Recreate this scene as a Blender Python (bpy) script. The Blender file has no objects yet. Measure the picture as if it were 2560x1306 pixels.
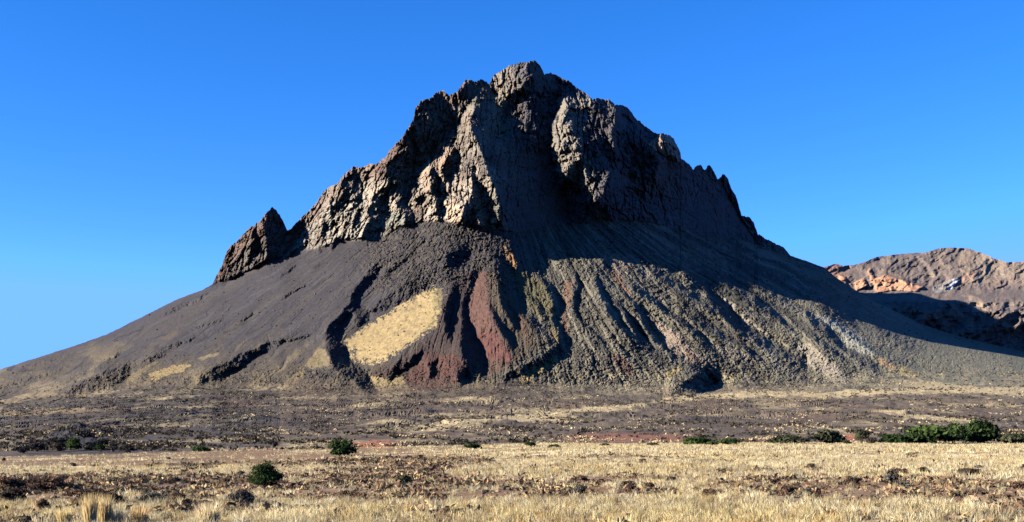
import bpy, math, random
import numpy as np

# ------------------------------------------------------------------ camera, sky, sun, exposure
F = 2745.0            # focal length in photo pixels (photo is 2560 wide)
VH = 1080.0           # photo row of the horizon
CAM_H = 2.4
sc = bpy.context.scene
C = sc.collection
cam_d = bpy.data.cameras.new('camera')
cam = bpy.data.objects.new('camera', cam_d)
C.objects.link(cam)
cam.location = (0, 0, CAM_H)
cam.rotation_euler = (math.radians(90), 0, 0)
cam_d.sensor_width = 36.0
cam_d.lens = 36.0 * F / 2560.0
cam_d.shift_y = (VH - 653.0) / 2560.0
cam_d.clip_start = 0.5
cam_d.clip_end = 80000
sc.camera = cam

SUN_EL = math.radians(22.5)
SUN_AZ = math.radians(17.0)      # the sun stands to the left, this much to the camera's side
sdir = (-math.cos(SUN_EL) * math.cos(SUN_AZ), -math.cos(SUN_EL) * math.sin(SUN_AZ), math.sin(SUN_EL))
sun_d = bpy.data.lights.new('sun', 'SUN')
sun_d.energy = 5.0
sun_d.angle = math.radians(0.5)
sun_d.color = (1.0, 0.90, 0.76)
sun = bpy.data.objects.new('sun', sun_d)
C.objects.link(sun)
from mathutils import Vector
sun.rotation_euler = Vector(sdir).to_track_quat('Z', 'Y').to_euler()

world = bpy.data.worlds.new('World')
sc.world = world
world.use_nodes = True
wn, wl = world.node_tree.nodes, world.node_tree.links
wn.clear()
sky = wn.new('ShaderNodeTexSky')
sky.sky_type = 'NISHITA'
sky.sun_disc = False
sky.sun_elevation = SUN_EL
sky.sun_rotation = math.atan2(sdir[0], sdir[1])
sky.altitude = 3500
sky.air_density = 1.0
sky.dust_density = 0.0
sky.ozone_density = 1.6
hsv = wn.new('ShaderNodeHueSaturation')
hsv.inputs['Saturation'].default_value = 1.36
bg = wn.new('ShaderNodeBackground')
bg.inputs['Strength'].default_value = 0.063
wo = wn.new('ShaderNodeOutputWorld')
wl.new(sky.outputs[0], hsv.inputs['Color'])
tint = wn.new('ShaderNodeVectorMath'); tint.operation = 'MULTIPLY'
tint.inputs[1].default_value = (.62, .72, .98)
wl.new(hsv.outputs[0], tint.inputs[0])
cap = wn.new('ShaderNodeVectorMath'); cap.operation = 'MINIMUM'
cap.inputs[1].default_value = (.70, 1.84, 8.0)
wl.new(tint.outputs[0], cap.inputs[0])
wl.new(cap.outputs[0], bg.inputs[0])
wl.new(bg.outputs[0], wo.inputs[0])
sc.view_settings.view_transform = 'Standard'
sc.view_settings.look = 'None'
sc.view_settings.exposure = 2.3
sc.view_settings.gamma = 1.0
sc.cycles.max_bounces = 4
sc.cycles.diffuse_bounces = 0

# ------------------------------------------------------------------ noise
def _h(ix, iy, s):
    a = ix.astype(np.int64).astype(np.uint32) * np.uint32(374761393) + iy.astype(np.int64).astype(np.uint32) * np.uint32(668265263) + np.uint32((s * 2246822519) & 0xffffffff)
    a = (a ^ (a >> np.uint32(13))) * np.uint32(1274126177)
    a = (a ^ (a >> np.uint32(16))) * np.uint32(2246822519)
    a ^= a >> np.uint32(15)
    return a.astype(np.float32) / np.float32(4294967296.0)

def perlin(x, y, s=0):
    x = np.asarray(x, np.float32); y = np.asarray(y, np.float32)
    xi = np.floor(x); yi = np.floor(y)
    fx = x - xi; fy = y - yi
    def g(dx, dy):
        t = _h(xi + dx, yi + dy, s) * np.float32(6.2831853)
        return np.cos(t) * (fx - dx) + np.sin(t) * (fy - dy)
    ux = fx * fx * fx * (fx * (fx * 6 - 15) + 10)
    uy = fy * fy * fy * (fy * (fy * 6 - 15) + 10)
    a = g(0, 0); b = g(1, 0); c = g(0, 1); d = g(1, 1)
    return ((a + (b - a) * ux) * (1 - uy) + (c + (d - c) * ux) * uy) * 1.5

def fbm(x, y, o=4, s=0, gain=.5):
    t = 0; a = 1.; n = 0.
    for i in range(o):
        t = t + a * perlin(x * 2**i + 17.3 * i, y * 2**i - 9.1 * i, s + i); n += a; a *= gain
    return t / n

def ridged(x, y, o=4, s=0, gain=.55):
    t = 0; a = 1.; n = 0.
    for i in range(o):
        t = t + a * (1 - 2 * np.abs(perlin(x * 2**i + 5.7 * i, y * 2**i + 3.3 * i, s + i))); n += a; a *= gain
    return t / n

def cells(x, y, s=0, tilt=1.0):
    """faceted blocks: nearest seed's tilted plane, minus a little at the seams"""
    x = np.asarray(x, np.float32); y = np.asarray(y, np.float32)
    xi = np.floor(x); yi = np.floor(y)
    f1 = np.full(x.shape, 9., np.float32); f2 = f1.copy(); val = np.zeros_like(f1)
    for dx in (-1, 0, 1):
        for dy in (-1, 0, 1):
            cx = xi + dx; cy = yi + dy
            px = cx + _h(cx, cy, s); py = cy + _h(cx, cy, s + 1)
            ex = x - px; ey = y - py
            d = ex * ex + ey * ey
            v = (_h(cx, cy, s + 2) - .5) * 2 + tilt * ((_h(cx, cy, s + 3) - .5) * 2 * ex + (_h(cx, cy, s + 4) - .5) * 2 * ey)
            near = d < f1
            f2 = np.where(near, f1, np.minimum(f2, d))
            val = np.where(near, v, val)
            f1 = np.where(near, d, f1)
    return val, np.sqrt(f2) - np.sqrt(f1)

def smooth(a, b, x):
    t = np.clip((x - a) / (b - a), 0, 1)
    return t * t * (3 - 2 * t)

# ------------------------------------------------------------------ mesh helper
def make_mesh(name, verts, quads=None, tris=None, mat=None, col=None, parent=None, smooth_shade=False, link=True):
    me = bpy.data.meshes.new(name)
    nv = len(verts)
    me.vertices.add(nv)
    me.vertices.foreach_set('co', np.ascontiguousarray(verts, np.float32).ravel())
    nq = 0 if quads is None else len(quads); nt = 0 if tris is None else len(tris)
    idx = []; starts = []; tot = 0
    if nq: idx.append(np.asarray(quads, np.int32).ravel()); starts.append(np.arange(nq) * 4); tot = nq * 4
    if nt: idx.append(np.asarray(tris, np.int32).ravel()); starts.append(tot + np.arange(nt) * 3); tot += nt * 3
    me.loops.add(tot); me.loops.foreach_set('vertex_index', np.concatenate(idx))
    me.polygons.add(nq + nt); me.polygons.foreach_set('loop_start', np.concatenate(starts).astype(np.int32))
    me.polygons.foreach_set('use_smooth', np.full(nq + nt, smooth_shade))
    if col is not None:
        at = me.attributes.new('col', 'FLOAT_COLOR', 'POINT')
        c4 = np.ones((nv, 4), np.float32); c4[:, :3] = col
        at.data.foreach_set('color', c4.ravel())
    me.update(calc_edges=True)
    if mat: me.materials.append(mat)
    if not link: return me
    o = bpy.data.objects.new(name, me)
    C.objects.link(o)
    if parent: o.parent = parent
    return o

def grid_quads(nr, nc):
    a = np.arange(nr * nc).reshape(nr, nc)
    return np.stack([a[:-1, :-1], a[:-1, 1:], a[1:, 1:], a[1:, :-1]], -1).reshape(-1, 4)

def rock_material(name, scale, amp, bump, rough=.95):
    m = bpy.data.materials.new(name); m.use_nodes = True
    n, l = m.node_tree.nodes, m.node_tree.links
    b = n['Principled BSDF']; b.inputs['Roughness'].default_value = rough
    b.inputs['Specular IOR Level'].default_value = .12
    at = n.new('ShaderNodeAttribute'); at.attribute_name = 'col'
    tc = n.new('ShaderNodeTexCoord')
    nz = n.new('ShaderNodeTexNoise'); nz.inputs['Scale'].default_value = scale; nz.inputs['Detail'].default_value = 6; nz.inputs['Roughness'].default_value = .7
    mr = n.new('ShaderNodeMapRange'); mr.inputs['From Min'].default_value = .3; mr.inputs['From Max'].default_value = .7
    mr.inputs['To Min'].default_value = 1 - amp; mr.inputs['To Max'].default_value = 1 + amp
    mx = n.new('ShaderNodeVectorMath'); mx.operation = 'SCALE'
    bp = n.new('ShaderNodeBump'); bp.inputs['Strength'].default_value = .6; bp.inputs['Distance'].default_value = bump
    l.new(tc.outputs['Object'], nz.inputs['Vector']); l.new(nz.outputs['Fac'], mr.inputs['Value'])
    l.new(at.outputs['Color'], mx.inputs[0]); l.new(mr.outputs[0], mx.inputs['Scale'])
    l.new(mx.outputs[0], b.inputs['Base Color'])
    l.new(nz.outputs['Fac'], bp.inputs['Height']); l.new(bp.outputs[0], b.inputs['Normal'])
    return m

MAT_ROCK = rock_material('mountain rock', .12, .30, 1.2)
MAT_SOIL = rock_material('soil', 2.2, .35, .04)

# ------------------------------------------------------------------ survey of the mountain (photo rows and columns of its features)
def conv(ox, oy, s):
    return lambda *p: np.array([(ox + x / s, oy + y / s) for x, y in p], float)
c1 = conv(0, 450, 2.3744); c2 = conv(500, 140, 2.3316); c3 = conv(1160, 140, 2.3325)
c4 = conv(760, 520, 2.6114); c5 = conv(1360, 540, 2.6125); c6 = conv(1860, 560, 2.7214)
cA = conv(980, 280, 4.081); cB = conv(700, 400, 5.022); cC = conv(1340, 180, 3.842); cD = conv(1000, 600, 4.3525)
pp = lambda *p: np.array(p, float)

SKYLINE = pp((-400,1040),(-200,992),(0,924),(126,884),(198,861),(270,835),(354,793),(400,770),(446,747),(505,726),(531,711),(543,686),(556,661),(569,623),(590,606),
 (602,593),(623,570),(644,557),(661,541),(671,530),(676,521),(680,517),(684,521),(690,526),(701,540),(712,562),(718,573),(729,574),(741,555),(757,541),(771,531),(792,505),(806,484),(822,468),(843,459),
 (856,440),(882,419),(907,417),(946,408),(963,393),(976,371),(993,359),(1010,337),(1032,301),(1040,269),(1053,254),(1075,245),(1092,230),(1109,226),(1122,241),(1135,235),
 (1143,230),(1160,204),(1173,198),(1190,204),(1203,198),(1216,204),(1225,212),(1233,191),(1259,174),(1284,159),(1310,155),(1336,153),(1349,164),(1361,185),(1383,184),
 (1400,193),(1430,209),(1456,228),(1481,247),(1503,247),(1524,252),(1541,263),(1567,266),(1578,279),(1589,296),(1610,313),(1628,328),(1640,335),(1648,334),(1659,333),(1674,339),(1689,356),
 (1701,380),(1702,395),(1717,406),(1734,421),(1740,416),(1747,413),(1752,416),(1760,426),(1764,425),(1768,417),(1773,412),(1777,415),(1782,423),(1794,449),(1799,447),(1803,439),(1807,435),(1812,438),(1820,447),(1829,474),(1839,487),
 (1848,517),(1854,539),(1872,543),(1884,556),(1895,586),(1915,598),(1959,619),(1976,639),(2007,650),(2036,660),(2062,670),(2085,690),(2117,712),(2154,735),(2209,765),
 (2264,790),(2319,816),(2393,840),(2466,858),(2560,879),(2700,915),(2900,960),(3000,990))
FOOT = pp((-400,1042),(520,722),(531,713),(560,700),(600,688),(640,668),(675,650),(720,640),(735,632),(800,615),(850,600),(900,598),(935,600),(960,585),(1000,568),(1050,555),
 (1110,550),(1140,560),(1200,568),(1240,572),(1260,578),(1300,580),(1400,560),(1500,548),(1600,552),(1650,565),(1700,575),(1800,590),(1850,600),(1890,614),(1960,642),(2062,676),(3000,995))
BASE = pp((-400,1052),(-100,1040),(0,1030),(300,1005),(500,1000),(900,1000),(1250,985),(1600,990),(2050,985),(2230,962),(2560,960),(3000,1000))
Y_SKY = pp((-400,2100),(0,2180),(540,2240),(850,2250),(1100,2290),(1340,2270),(1640,2420),(1900,2600),(2300,2680),(2560,2660),(3000,2560))
Y_FOOT = pp((-400,2090),(531,2215),(700,2150),(850,2080),(1000,2000),(1110,1950),(1240,1945),(1300,2000),(1420,2090),(1550,2210),(1700,2370),(1850,2530),(1960,2600),(2100,2640),(2560,2650),(3000,2550))
Y_BASE = pp((-400,1700),(0,1600),(300,1500),(900,1380),(1250,1340),(1600,1380),(2050,1450),(2560,1550),(3000,1650))
V_A0 = pp((-400,1140),(600,1136),(1200,1122),(1900,1112),(3000,1112))
V_A1 = pp((-400,1108),(600,1105),(1200,1094),(1900,1086),(3000,1086))

def ip(tab, u): return np.interp(u, tab[:, 0], tab[:, 1])

GS = 4.0                                     # survey grid step in photo pixels
U0, U1, V0, V1 = -260.0, 2820.0, 120.0, 1160.0
gu = np.arange(U0, U1 + .1, GS); gv = np.arange(V0, V1 + .1, GS)
GU, GV = np.meshgrid(gu, gv)

def blur(a, n):
    for _ in range(n):
        p = np.pad(a, 1, mode='edge')
        a = (p[:-2, 1:-1] + p[2:, 1:-1] + p[1:-1, :-2] + p[1:-1, 2:] + 4 * a) / 8
    return a

def base_depth(U, V):
    su = lambda tab: np.convolve(np.pad(ip(tab, gu), 12, mode='edge'), np.ones(25) / 25, 'valid')
    vs, vc, vb = su(SKYLINE), su(FOOT), su(BASE)
    vc = np.maximum(vc, vs + 2); vb = np.maximum(vb, vc + 6)
    ys, yc, yb = su(Y_SKY), su(Y_FOOT), su(Y_BASE)
    rows = [(ip(V_A0, gu), np.full_like(gu, 285.)), (ip(V_A1, gu), np.full_like(gu, 385.)), ((vb + ip(V_A1, gu)) / 2 + 6, np.full_like(gu, 720.)), (vb, yb), (vc, yc), (vs, np.maximum(ys, yc + 3))]
    W = lambda v: (VH - v) / F
    w = W(V)
    out = np.zeros_like(U)
    for i in range(len(rows) - 1):
        (va, ya), (vb_, yb_) = rows[i], rows[i + 1]
        za, zb = W(va) * ya, W(vb_) * yb_
        m = (zb - za) / (yb_ - ya)
        y = (za - m * ya) / np.minimum(w - m, -1e-4)
        sel = (V <= va) if i else np.ones_like(V, bool)
        out = np.where(sel, y, out)
    return np.clip(out, 200, 2900)

YB = blur(base_depth(GU, GV), 6)
YB_soft = blur(YB, 110)
wb = np.exp(-((GV - ip(BASE, gu)[None, :]) / 42) ** 2)
YB = YB * (1 - wb) + YB_soft * wb

def inside(poly, U, V):
    r0 = np.zeros(U.shape, bool)
    bb = (U >= poly[:, 0].min()) & (U <= poly[:, 0].max()) & (V >= poly[:, 1].min()) & (V <= poly[:, 1].max())
    if not bb.any(): return r0
    r0[bb] = inside_(poly, U[bb], V[bb])
    return r0

def inside_(poly, U, V):
    x, y = poly[:, 0], poly[:, 1]
    r = np.zeros(U.shape, bool); j = len(x) - 1
    for i in range(len(x)):
        c = ((y[i] > V) != (y[j] > V)) & (U < (x[j] - x[i]) * (V - y[i]) / (y[j] - y[i] + 1e-9) + x[i])
        r ^= c; j = i
    return r

# faces of the relief: outline and how fast the ground recedes across it (metres of depth per photo pixel, right and down)
FACES = [
 # the cliffs: broad faces first, pockets and ribs over them
 (pp((540,700),(600,590),(680,520),(690,650),(640,670)), -.5, 0),
 (pp((740,640),(760,545),(830,460),(900,415),(960,400),(1010,560),(900,600)), -.45, 0),
 (c2((1260,300),(1380,210),(1450,235),(1490,230),(1545,300),(1500,430),(1420,480),(1390,540),(1320,600),(1260,660),(1200,720),(1090,700),(1080,650),(1110,600),(1160,510),(1220,400)), 2.6, 0),
 (c2((1500,230),(1560,150),(1680,150),(1690,230),(1640,260),(1560,290)), 2.4, 0),
 (pp((1250,520),(1222,430),(1185,330),(1225,290),(1280,232),(1345,180),(1385,185),(1425,220),(1400,290),(1375,380),(1385,440),(1420,520),(1420,560),(1300,585),(1255,575)), 1.7, 0),
 (pp((1172,300),(1205,238),(1228,222),(1300,240),(1262,300),(1228,352),(1182,338)), 3.2, 0),
 (pp((1425,240),(1500,250),(1570,270),(1640,340),(1700,400),(1560,420),(1500,520),(1440,500),(1480,380),(1440,320)), 1.5, 0),
 (pp((1500,520),(1560,420),(1700,400),(1800,450),(1850,540),(1900,610),(1700,575),(1600,552)), 1.35, 0),
 (c3((150,165),(170,120),(230,70),(290,30),(420,20),(330,110),(270,160),(260,230),(200,240)), -1.0, 0),
 (cA((700,20),(760,20),(770,240),(890,480),(1000,660),(1080,900),(1070,1190),(700,1130),(240,1110),(140,960),(290,600),(470,340),(640,210)), -.8, 0),
 (cA((390,580),(440,560),(480,630),(470,760),(460,870),(420,860),(395,760)), 2.2, 0),
 (cA((620,340),(670,370),(690,480),(680,600),(640,560),(600,680),(640,760),(660,790),(600,760),(500,660),(490,620),(540,500)), 1.8, 0),
 (cA((760,540),(850,560),(860,740),(940,760),(950,880),(1010,1020),(1000,1160),(920,1160),(880,1020),(720,1110),(740,920),(830,860),(820,700)), 1.8, 0),
 (cA((440,870),(500,890),(500,1080),(470,1080)), 2, 0),
 (cA((140,990),(190,980),(250,1060),(230,1110),(140,1140)), 2, 0),
 (cA((530,240),(620,230),(720,260),(640,320),(600,310),(540,330)), 2, 0),
 (cA((0,740),(170,740),(180,820),(130,960),(40,920),(0,850)), 1.6, 0),
 (cA((230,880),(320,850),(320,900),(250,930)), 2, 0),
 (cB((290,700),(350,690),(330,800),(290,860),(270,1000),(180,1100),(100,1150),(90,890),(130,890)), 1.6, 0),
 (cB((640,560),(680,560),(670,680),(640,700)), 2, 0), (cB((540,800),(590,780),(570,980),(510,1000)), 2, 0),
 (cB((640,780),(700,740),(690,820),(640,900),(625,850)), 2, 0), (cB((680,540),(760,470),(830,370),(900,430),(830,520),(770,600),(740,640),(700,660)), 1.8, 0),
 (cB((880,680),(920,640),(880,790),(850,850),(810,800)), 2, 0), (cB((910,560),(960,420),(1080,420),(1000,530),(920,620)), 1.8, 0),
 (cB((960,640),(1040,600),(1000,760),(940,850),(900,850)), 2, 0),
 (cB((1170,420),(1340,330),(1400,260),(1500,260),(1600,300),(1600,600),(1480,600),(1440,440),(1350,440),(1340,600),(1380,640),(1300,740),(1170,720),(1090,700),(1080,600),(1150,560)), 1.5, 0),
 (cB((1080,800),(1200,760),(1300,790),(1400,850),(1250,930),(1040,1020),(1040,900)), 1.6, .4), (cB((650,1000),(760,960),(850,1000),(850,1030),(640,1140),(620,1060)), 1.8, .4),
 (cB((500,1100),(590,1050),(600,1150),(500,1170)), 1.8, .4),
 (cB((770,250),(990,120),(1130,120),(1100,200),(1080,340),(960,400),(880,370),(850,300),(780,370)), 1.4, 0),
 (cB((990,240),(1020,190),(1080,200),(1075,340),(1000,330)), -1.2, 0),
 (c2((410,885),(465,900),(505,1010),(530,1100),(500,1160),(420,1190),(390,1200),(395,1110),(370,1000)), 1.5, 0),
 (c2((310,1000),(360,1060),(350,1160),(280,1190),(300,1080)), 1.5, 0),
 (pp((1392,235),(1430,215),(1500,245),(1545,275),(1530,330),(1545,400),(1520,470),(1490,505),(1450,500),(1405,440),(1378,380)), -1.0, 0, -120, 55),
 (pp((1545,330),(1600,340),(1650,400),(1640,440),(1590,450),(1535,430)), -.7, 0, -110, 55),
 (cC((220,240),(320,230),(310,330),(260,420),(310,520),(390,620),(440,780),(400,830),(360,900),(300,920),(330,1050),(230,1030),(260,880),(200,910),(270,780),(120,720),(230,640),(150,520),(210,460)), -2.0, 0, -150),
 (cC((400,830),(460,900),(490,1080),(430,1060)), -3.2, 0, -140), (cC((480,860),(550,910),(540,1010)), -3.2, 0, -140), (cC((500,1070),(570,1160),(560,1260),(480,1220)), -3.2, 0, -140),
 (cC((390,280),(550,270),(500,400),(500,510),(440,560),(390,520),(430,430),(340,390)), -1.6, 0, -140), (cC((510,680),(560,580),(590,620),(540,700)), -2.0, 0, -200),
 (cC((670,740),(740,630),(770,740),(730,780)), -2.0, 0, -200), (cC((790,660),(880,610),(960,700),(960,750),(860,690)), -2.0, 0, -200),
 (cC((1080,750),(1090,690),(1180,590),(1250,580),(1340,660),(1400,780),(1380,870),(1290,830),(1190,770)), -1.2, 0, -245, 10),
 (cC((210,120),(240,60),(370,110),(390,190),(330,160)), -1.6, 0, -60), (cC((820,390),(940,470),(850,450)), -2, 0, -60),
 # the scree cone
 (c4((490,330),(470,360),(400,440),(320,540),(300,620),(210,710),(130,820),(200,860),(250,760),(330,680),(350,770),(420,740),(440,690),(340,640),(350,570),(430,500),(490,420)), 1.6, .5),
 (c4((150,890),(230,880),(280,920),(270,980),(330,1010),(420,1080),(450,1160),(490,1220),(420,1230),(330,1140),(170,1020)), 1.8, 0),
 (c4((550,560),(700,470),(790,470),(830,520),(690,590),(560,660),(450,700),(440,660)), 1.0, .6),
 (c4((930,280),(1040,260),(1090,290),(1010,370),(920,390)), 1.8, .4),
 (c4((220,880),(440,750),(650,620),(800,530),(900,525),(895,630),(870,760),(760,850),(620,950),(440,1030),(330,1000),(280,960),(290,900)), -.35, -.1),
 (c4((1100,400),(1160,390),(1130,440),(1090,560),(1060,640),(1100,770),(1105,840),(1150,900),(1175,1000),(1200,1110),(1100,1090),(1060,1040),(1010,900),(1030,800),(1030,640),(1060,560)), 1.35, 0),
 (c4((1130,440),(1180,400),(1200,640),(1260,800),(1350,960),(1360,1010),(1180,990),(1150,900),(1100,830),(1060,680),(1080,580)), -.5, 0),
 (c4((1220,300),(1300,330),(1360,380),(1350,410),(1380,500),(1380,560),(1440,660),(1520,730),(1600,830),(1650,900),(1610,900),(1500,800),(1400,690),(1340,600),(1260,420)), 1.3, 0),
 (c4((1330,240),(1400,250),(1500,260),(1600,370),(1560,420),(1400,400),(1370,330)), 1.7, 0),
 (c4((1530,430),(1600,480),(1680,600),(1690,640),(1640,740),(1690,800),(1700,920),(1660,900),(1650,800),(1600,690),(1630,620)), 1.9, 0),
 (c4((1450,540),(1520,600),(1600,690),(1590,740),(1500,640)), 1.7, 0), (c4((1270,760),(1320,790),(1370,900),(1340,900)), 1.7, 0),
 (c4((1210,640),(1230,640),(1290,780),(1370,900),(1350,900),(1270,790)), 1.6, 0),
 (c4((1650,900),(1690,940),(1480,1060),(1310,1120),(1290,1100),(1500,1000)), 1.0, .9),
 (c4((990,1060),(1060,1050),(1070,1120),(1010,1160)), 2, .3), (c4((810,1010),(860,990),(850,1060),(830,1130)), 1.8, 0),
 (c4((520,1090),(640,1000),(780,930),(760,1000),(660,1060),(560,1130)), .9, .9),
 (c5((380,260),(410,290),(400,350),(470,440),(560,530),(640,620),(700,730),(790,850),(900,930),(860,930),(760,850),(680,760),(580,580),(440,410),(390,340)), 2.0, -.3),
 (c5((215,380),(240,460),(210,560),(230,660),(300,720),(430,850),(370,820),(260,720),(190,640),(190,560)), 1.9, 0),
 (c5((700,330),(850,430),(960,490),(1130,590),(1180,660),(1000,580),(850,470),(740,380)), 1.6, -.6),
 (c5((1060,480),(1130,530),(1230,620),(1300,700),(1440,780),(1520,850),(1620,900),(1700,920),(1715,975),(1600,940),(1450,880),(1300,790),(1200,700),(1090,580)), 2.0, -.8),
 (c5((1130,510),(1230,570),(1350,680),(1450,760),(1540,830),(1620,860),(1710,830),(1800,880),(1960,1040),(1850,1050),(1720,980),(1700,900),(1440,770),(1300,690)), -.8, .3),
 (c5((1690,600),(1770,650),(1800,720),(1930,820),(1970,870),(2090,910),(2090,980),(1950,880),(1850,800),(1760,730)), 1.7, -.7),
 (c5((820,1130),(930,1080),(1030,1020),(1140,1080),(1010,1170),(930,1200),(820,1190)), 2.2, 1.2), (c5((660,1190),(800,1180),(760,1220),(670,1220)), 2, 1),
 (c5((940,750),(1040,840),(1140,900),(1180,935),(1100,890),(1000,820)), 2, -.6),
 (c5((1380,360),(1480,420),(1600,480),(1740,570),(1600,500),(1450,430)), 1.5, -.6),
 (c6((420,590),(500,640),(640,760),(690,840),(840,900),(970,1040),(900,1000),(720,880),(640,830),(540,700)), 1.7, -.7),
 (c6((580,470),(700,560),(830,650),(760,620),(640,560)), 1.5, -.6), (c6((1080,760),(1150,795),(1100,790)), 2, 0),
 (c1((1180,1190),(1190,1150),(1260,1120),(1400,1050),(1590,960),(1610,1010),(1440,1110),(1330,1190),(1250,1200)), 1.15, .9),
 (c1((380,1290),(430,1230),(600,1140),(760,1090),(790,1150),(730,1210),(560,1270)), 1.4, 1.0),
 (c1((0,1220),(150,1180),(280,1140),(400,1100),(400,1120),(150,1210),(0,1250)), .9, 1.2), (c1((180,1095),(300,1060),(400,1040),(400,1055),(200,1110)), .9, 1.2),
 (c1((630,1065),(700,1020),(720,1030),(650,1075)), 1.4, 1.2), (c1((940,815),(1010,760),(1200,690),(1290,650),(1180,720),(1050,785)), 1.0, 1.2),
 (c1((830,1075),(950,1020),(990,1040),(900,1085)), 1.2, 1.2), (c1((1410,850),(1480,800),(1530,780),(1440,850)), 1.4, 1.2),
 (c1((960,990),(1150,930),(1160,950),(1000,1010)), 1.0, 1.3), (c1((1640,590),(1740,510),(1770,500),(1720,550)), 1.2, 1.2),
 (c1((1660,705),(1800,625),(1830,615),(1700,700)), 1.2, 1.3), (c1((1040,920),(1230,850),(1340,820),(1330,835),(1200,880)), 1.0, 1.3),
 (c1((1600,960),(1840,915),(1850,935),(1650,980)), 1.0, 1.2),
]

def rill(p, w):
    a = p[:, :]; d = np.gradient(a, axis=0); d /= np.linalg.norm(d, axis=1, keepdims=True)
    nn = np.stack([-d[:, 1], d[:, 0]], 1); t = (np.sin(np.linspace(0.15, 2.9, len(a))) * w)[:, None]
    return np.vstack([a + nn * t, (a - nn * t)[::-1]])
for p, w in [(c5((560,460),(640,510),(720,560),(850,660),(1000,760),(1090,850)), 5), (c5((860,290),(930,340),(1000,410),(1070,460)), 6), (c5((1000,330),(1100,375),(1200,430),(1400,560),(1560,690),(1680,790)), 7),
             (c5((1200,300),(1330,400),(1450,480),(1580,550),(1690,600)), 6), (c5((940,185),(1050,240),(1160,290),(1290,360)), 6), (c5((1450,345),(1560,410),(1700,470),(1900,600)), 6), (c5((1660,430),(1750,480),(1850,530),(2000,610),(2090,660)), 6),
             (c5((690,140),(790,190),(880,240),(980,320),(1060,380)), 6), (c5((870,600),(1000,690),(1150,770),(1300,850),(1420,930)), 6), (c5((330,400),(380,520),(450,640),(520,740),(640,840)), 5), (c5((480,560),(560,680),(620,780),(700,860)), 5),
             (c6((300,640),(430,740),(560,830),(700,930)), 6), (c6((640,700),(780,790),(900,860),(1050,930),(1180,960)), 6), (c6((830,650),(960,730),(1100,800),(1250,850)), 5), (c6((370,395),(470,480),(600,560),(760,650)), 6),
             (c4((1240,420),(1290,560),(1330,680),(1400,800)), 5), (c4((1000,480),(960,600),(930,700),(945,800)), 5), (c4((880,640),(940,690),(930,780),(960,860)), 4), (c4((560,330),(450,420),(380,520)), 5), (c4((700,300),(600,380),(500,470)), 5)]:
    sl = p[-1] - p[0]
    FACES.append((rill(p, w + 2), 2.2, -.5 if sl[0] > 40 else .3))

def solve_relief():
    """depth relief whose slope follows FACES, pulled back to the even cone away from them"""
    tu = np.zeros_like(GU); tv = np.zeros_like(GU)
    T = np.zeros_like(GU); Wt = np.zeros_like(GU)
    for poly, a, b, *tgt in FACES:
        m = inside(poly, GU, GV)
        k = 1.9 if poly[:, 1].max() < 600 or poly[:, 1].mean() < 560 else (2.4 if poly[:, 0].mean() > 1480 else (2.1 if poly[:, 0].mean() < 800 else 1.55))
        tu[m] = a * k; tv[m] = b * 1.4
        if tgt: T[m] = tgt[0]; Wt[m] = 1 / (tgt[1] if len(tgt) > 1 else 13.0) ** 2
    vc = ip(FOOT, gu)[None, :] + 0 * GV
    cliff = smooth(10, -10, GV - vc)
    lam = 1 / (70.0 ** 2) * (1 - cliff) + 1 / (170.0 ** 2) * cliff
    fade = smooth(1085, 1030, GV); tu *= fade; tv *= fade
    lam = np.where(Wt > 0, Wt, lam)
    lv = [(tu * GS, tv * GS, lam * GS * GS, T)]
    def down(a):
        a = a[:a.shape[0] // 2 * 2, :a.shape[1] // 2 * 2]
        return (a[::2, ::2] + a[1::2, ::2] + a[::2, 1::2] + a[1::2, 1::2]) / 4
    for _ in range(4):
        a, b, c, t = lv[-1]
        lv.append((down(a) * 2, down(b) * 2, down(c) * 4, down(t * c) / np.maximum(down(c), 1e-9)))
    D = None
    for k in range(4, -1, -1):
        a, b, c, t = lv[k]
        if D is None: D = np.zeros_like(a)
        else:
            D = np.repeat(np.repeat(D, 2, 0), 2, 1)
            D = np.pad(D, ((0, max(0, a.shape[0] - D.shape[0])), (0, max(0, a.shape[1] - D.shape[1]))), mode='edge')[:a.shape[0], :a.shape[1]]
        gx = .5 * (a[:, 1:] + a[:, :-1]); gy = .5 * (b[1:] + b[:-1])
        div = np.zeros_like(a)
        div[:, :-1] += gx; div[:, 1:] -= gx; div[:-1] += gy; div[1:] -= gy
        for _ in range(160):
            p = np.pad(D, 1, mode='edge')
            D = (p[:-2, 1:-1] + p[2:, 1:-1] + p[1:-1, :-2] + p[1:-1, 2:] - div + c * t) / (4 + c)
    return D

DR = solve_relief()

def sample(A, U, V):
    x = np.clip((U - U0) / GS, 0, A.shape[1] - 1.001); y = np.clip((V - V0) / GS, 0, A.shape[0] - 1.001)
    xi = x.astype(int); yi = y.astype(int); fx = x - xi; fy = y - yi
    return (A[yi, xi] * (1 - fx) + A[yi, xi + 1] * fx) * (1 - fy) + (A[yi + 1, xi] * (1 - fx) + A[yi + 1, xi + 1] * fx) * fy

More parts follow.
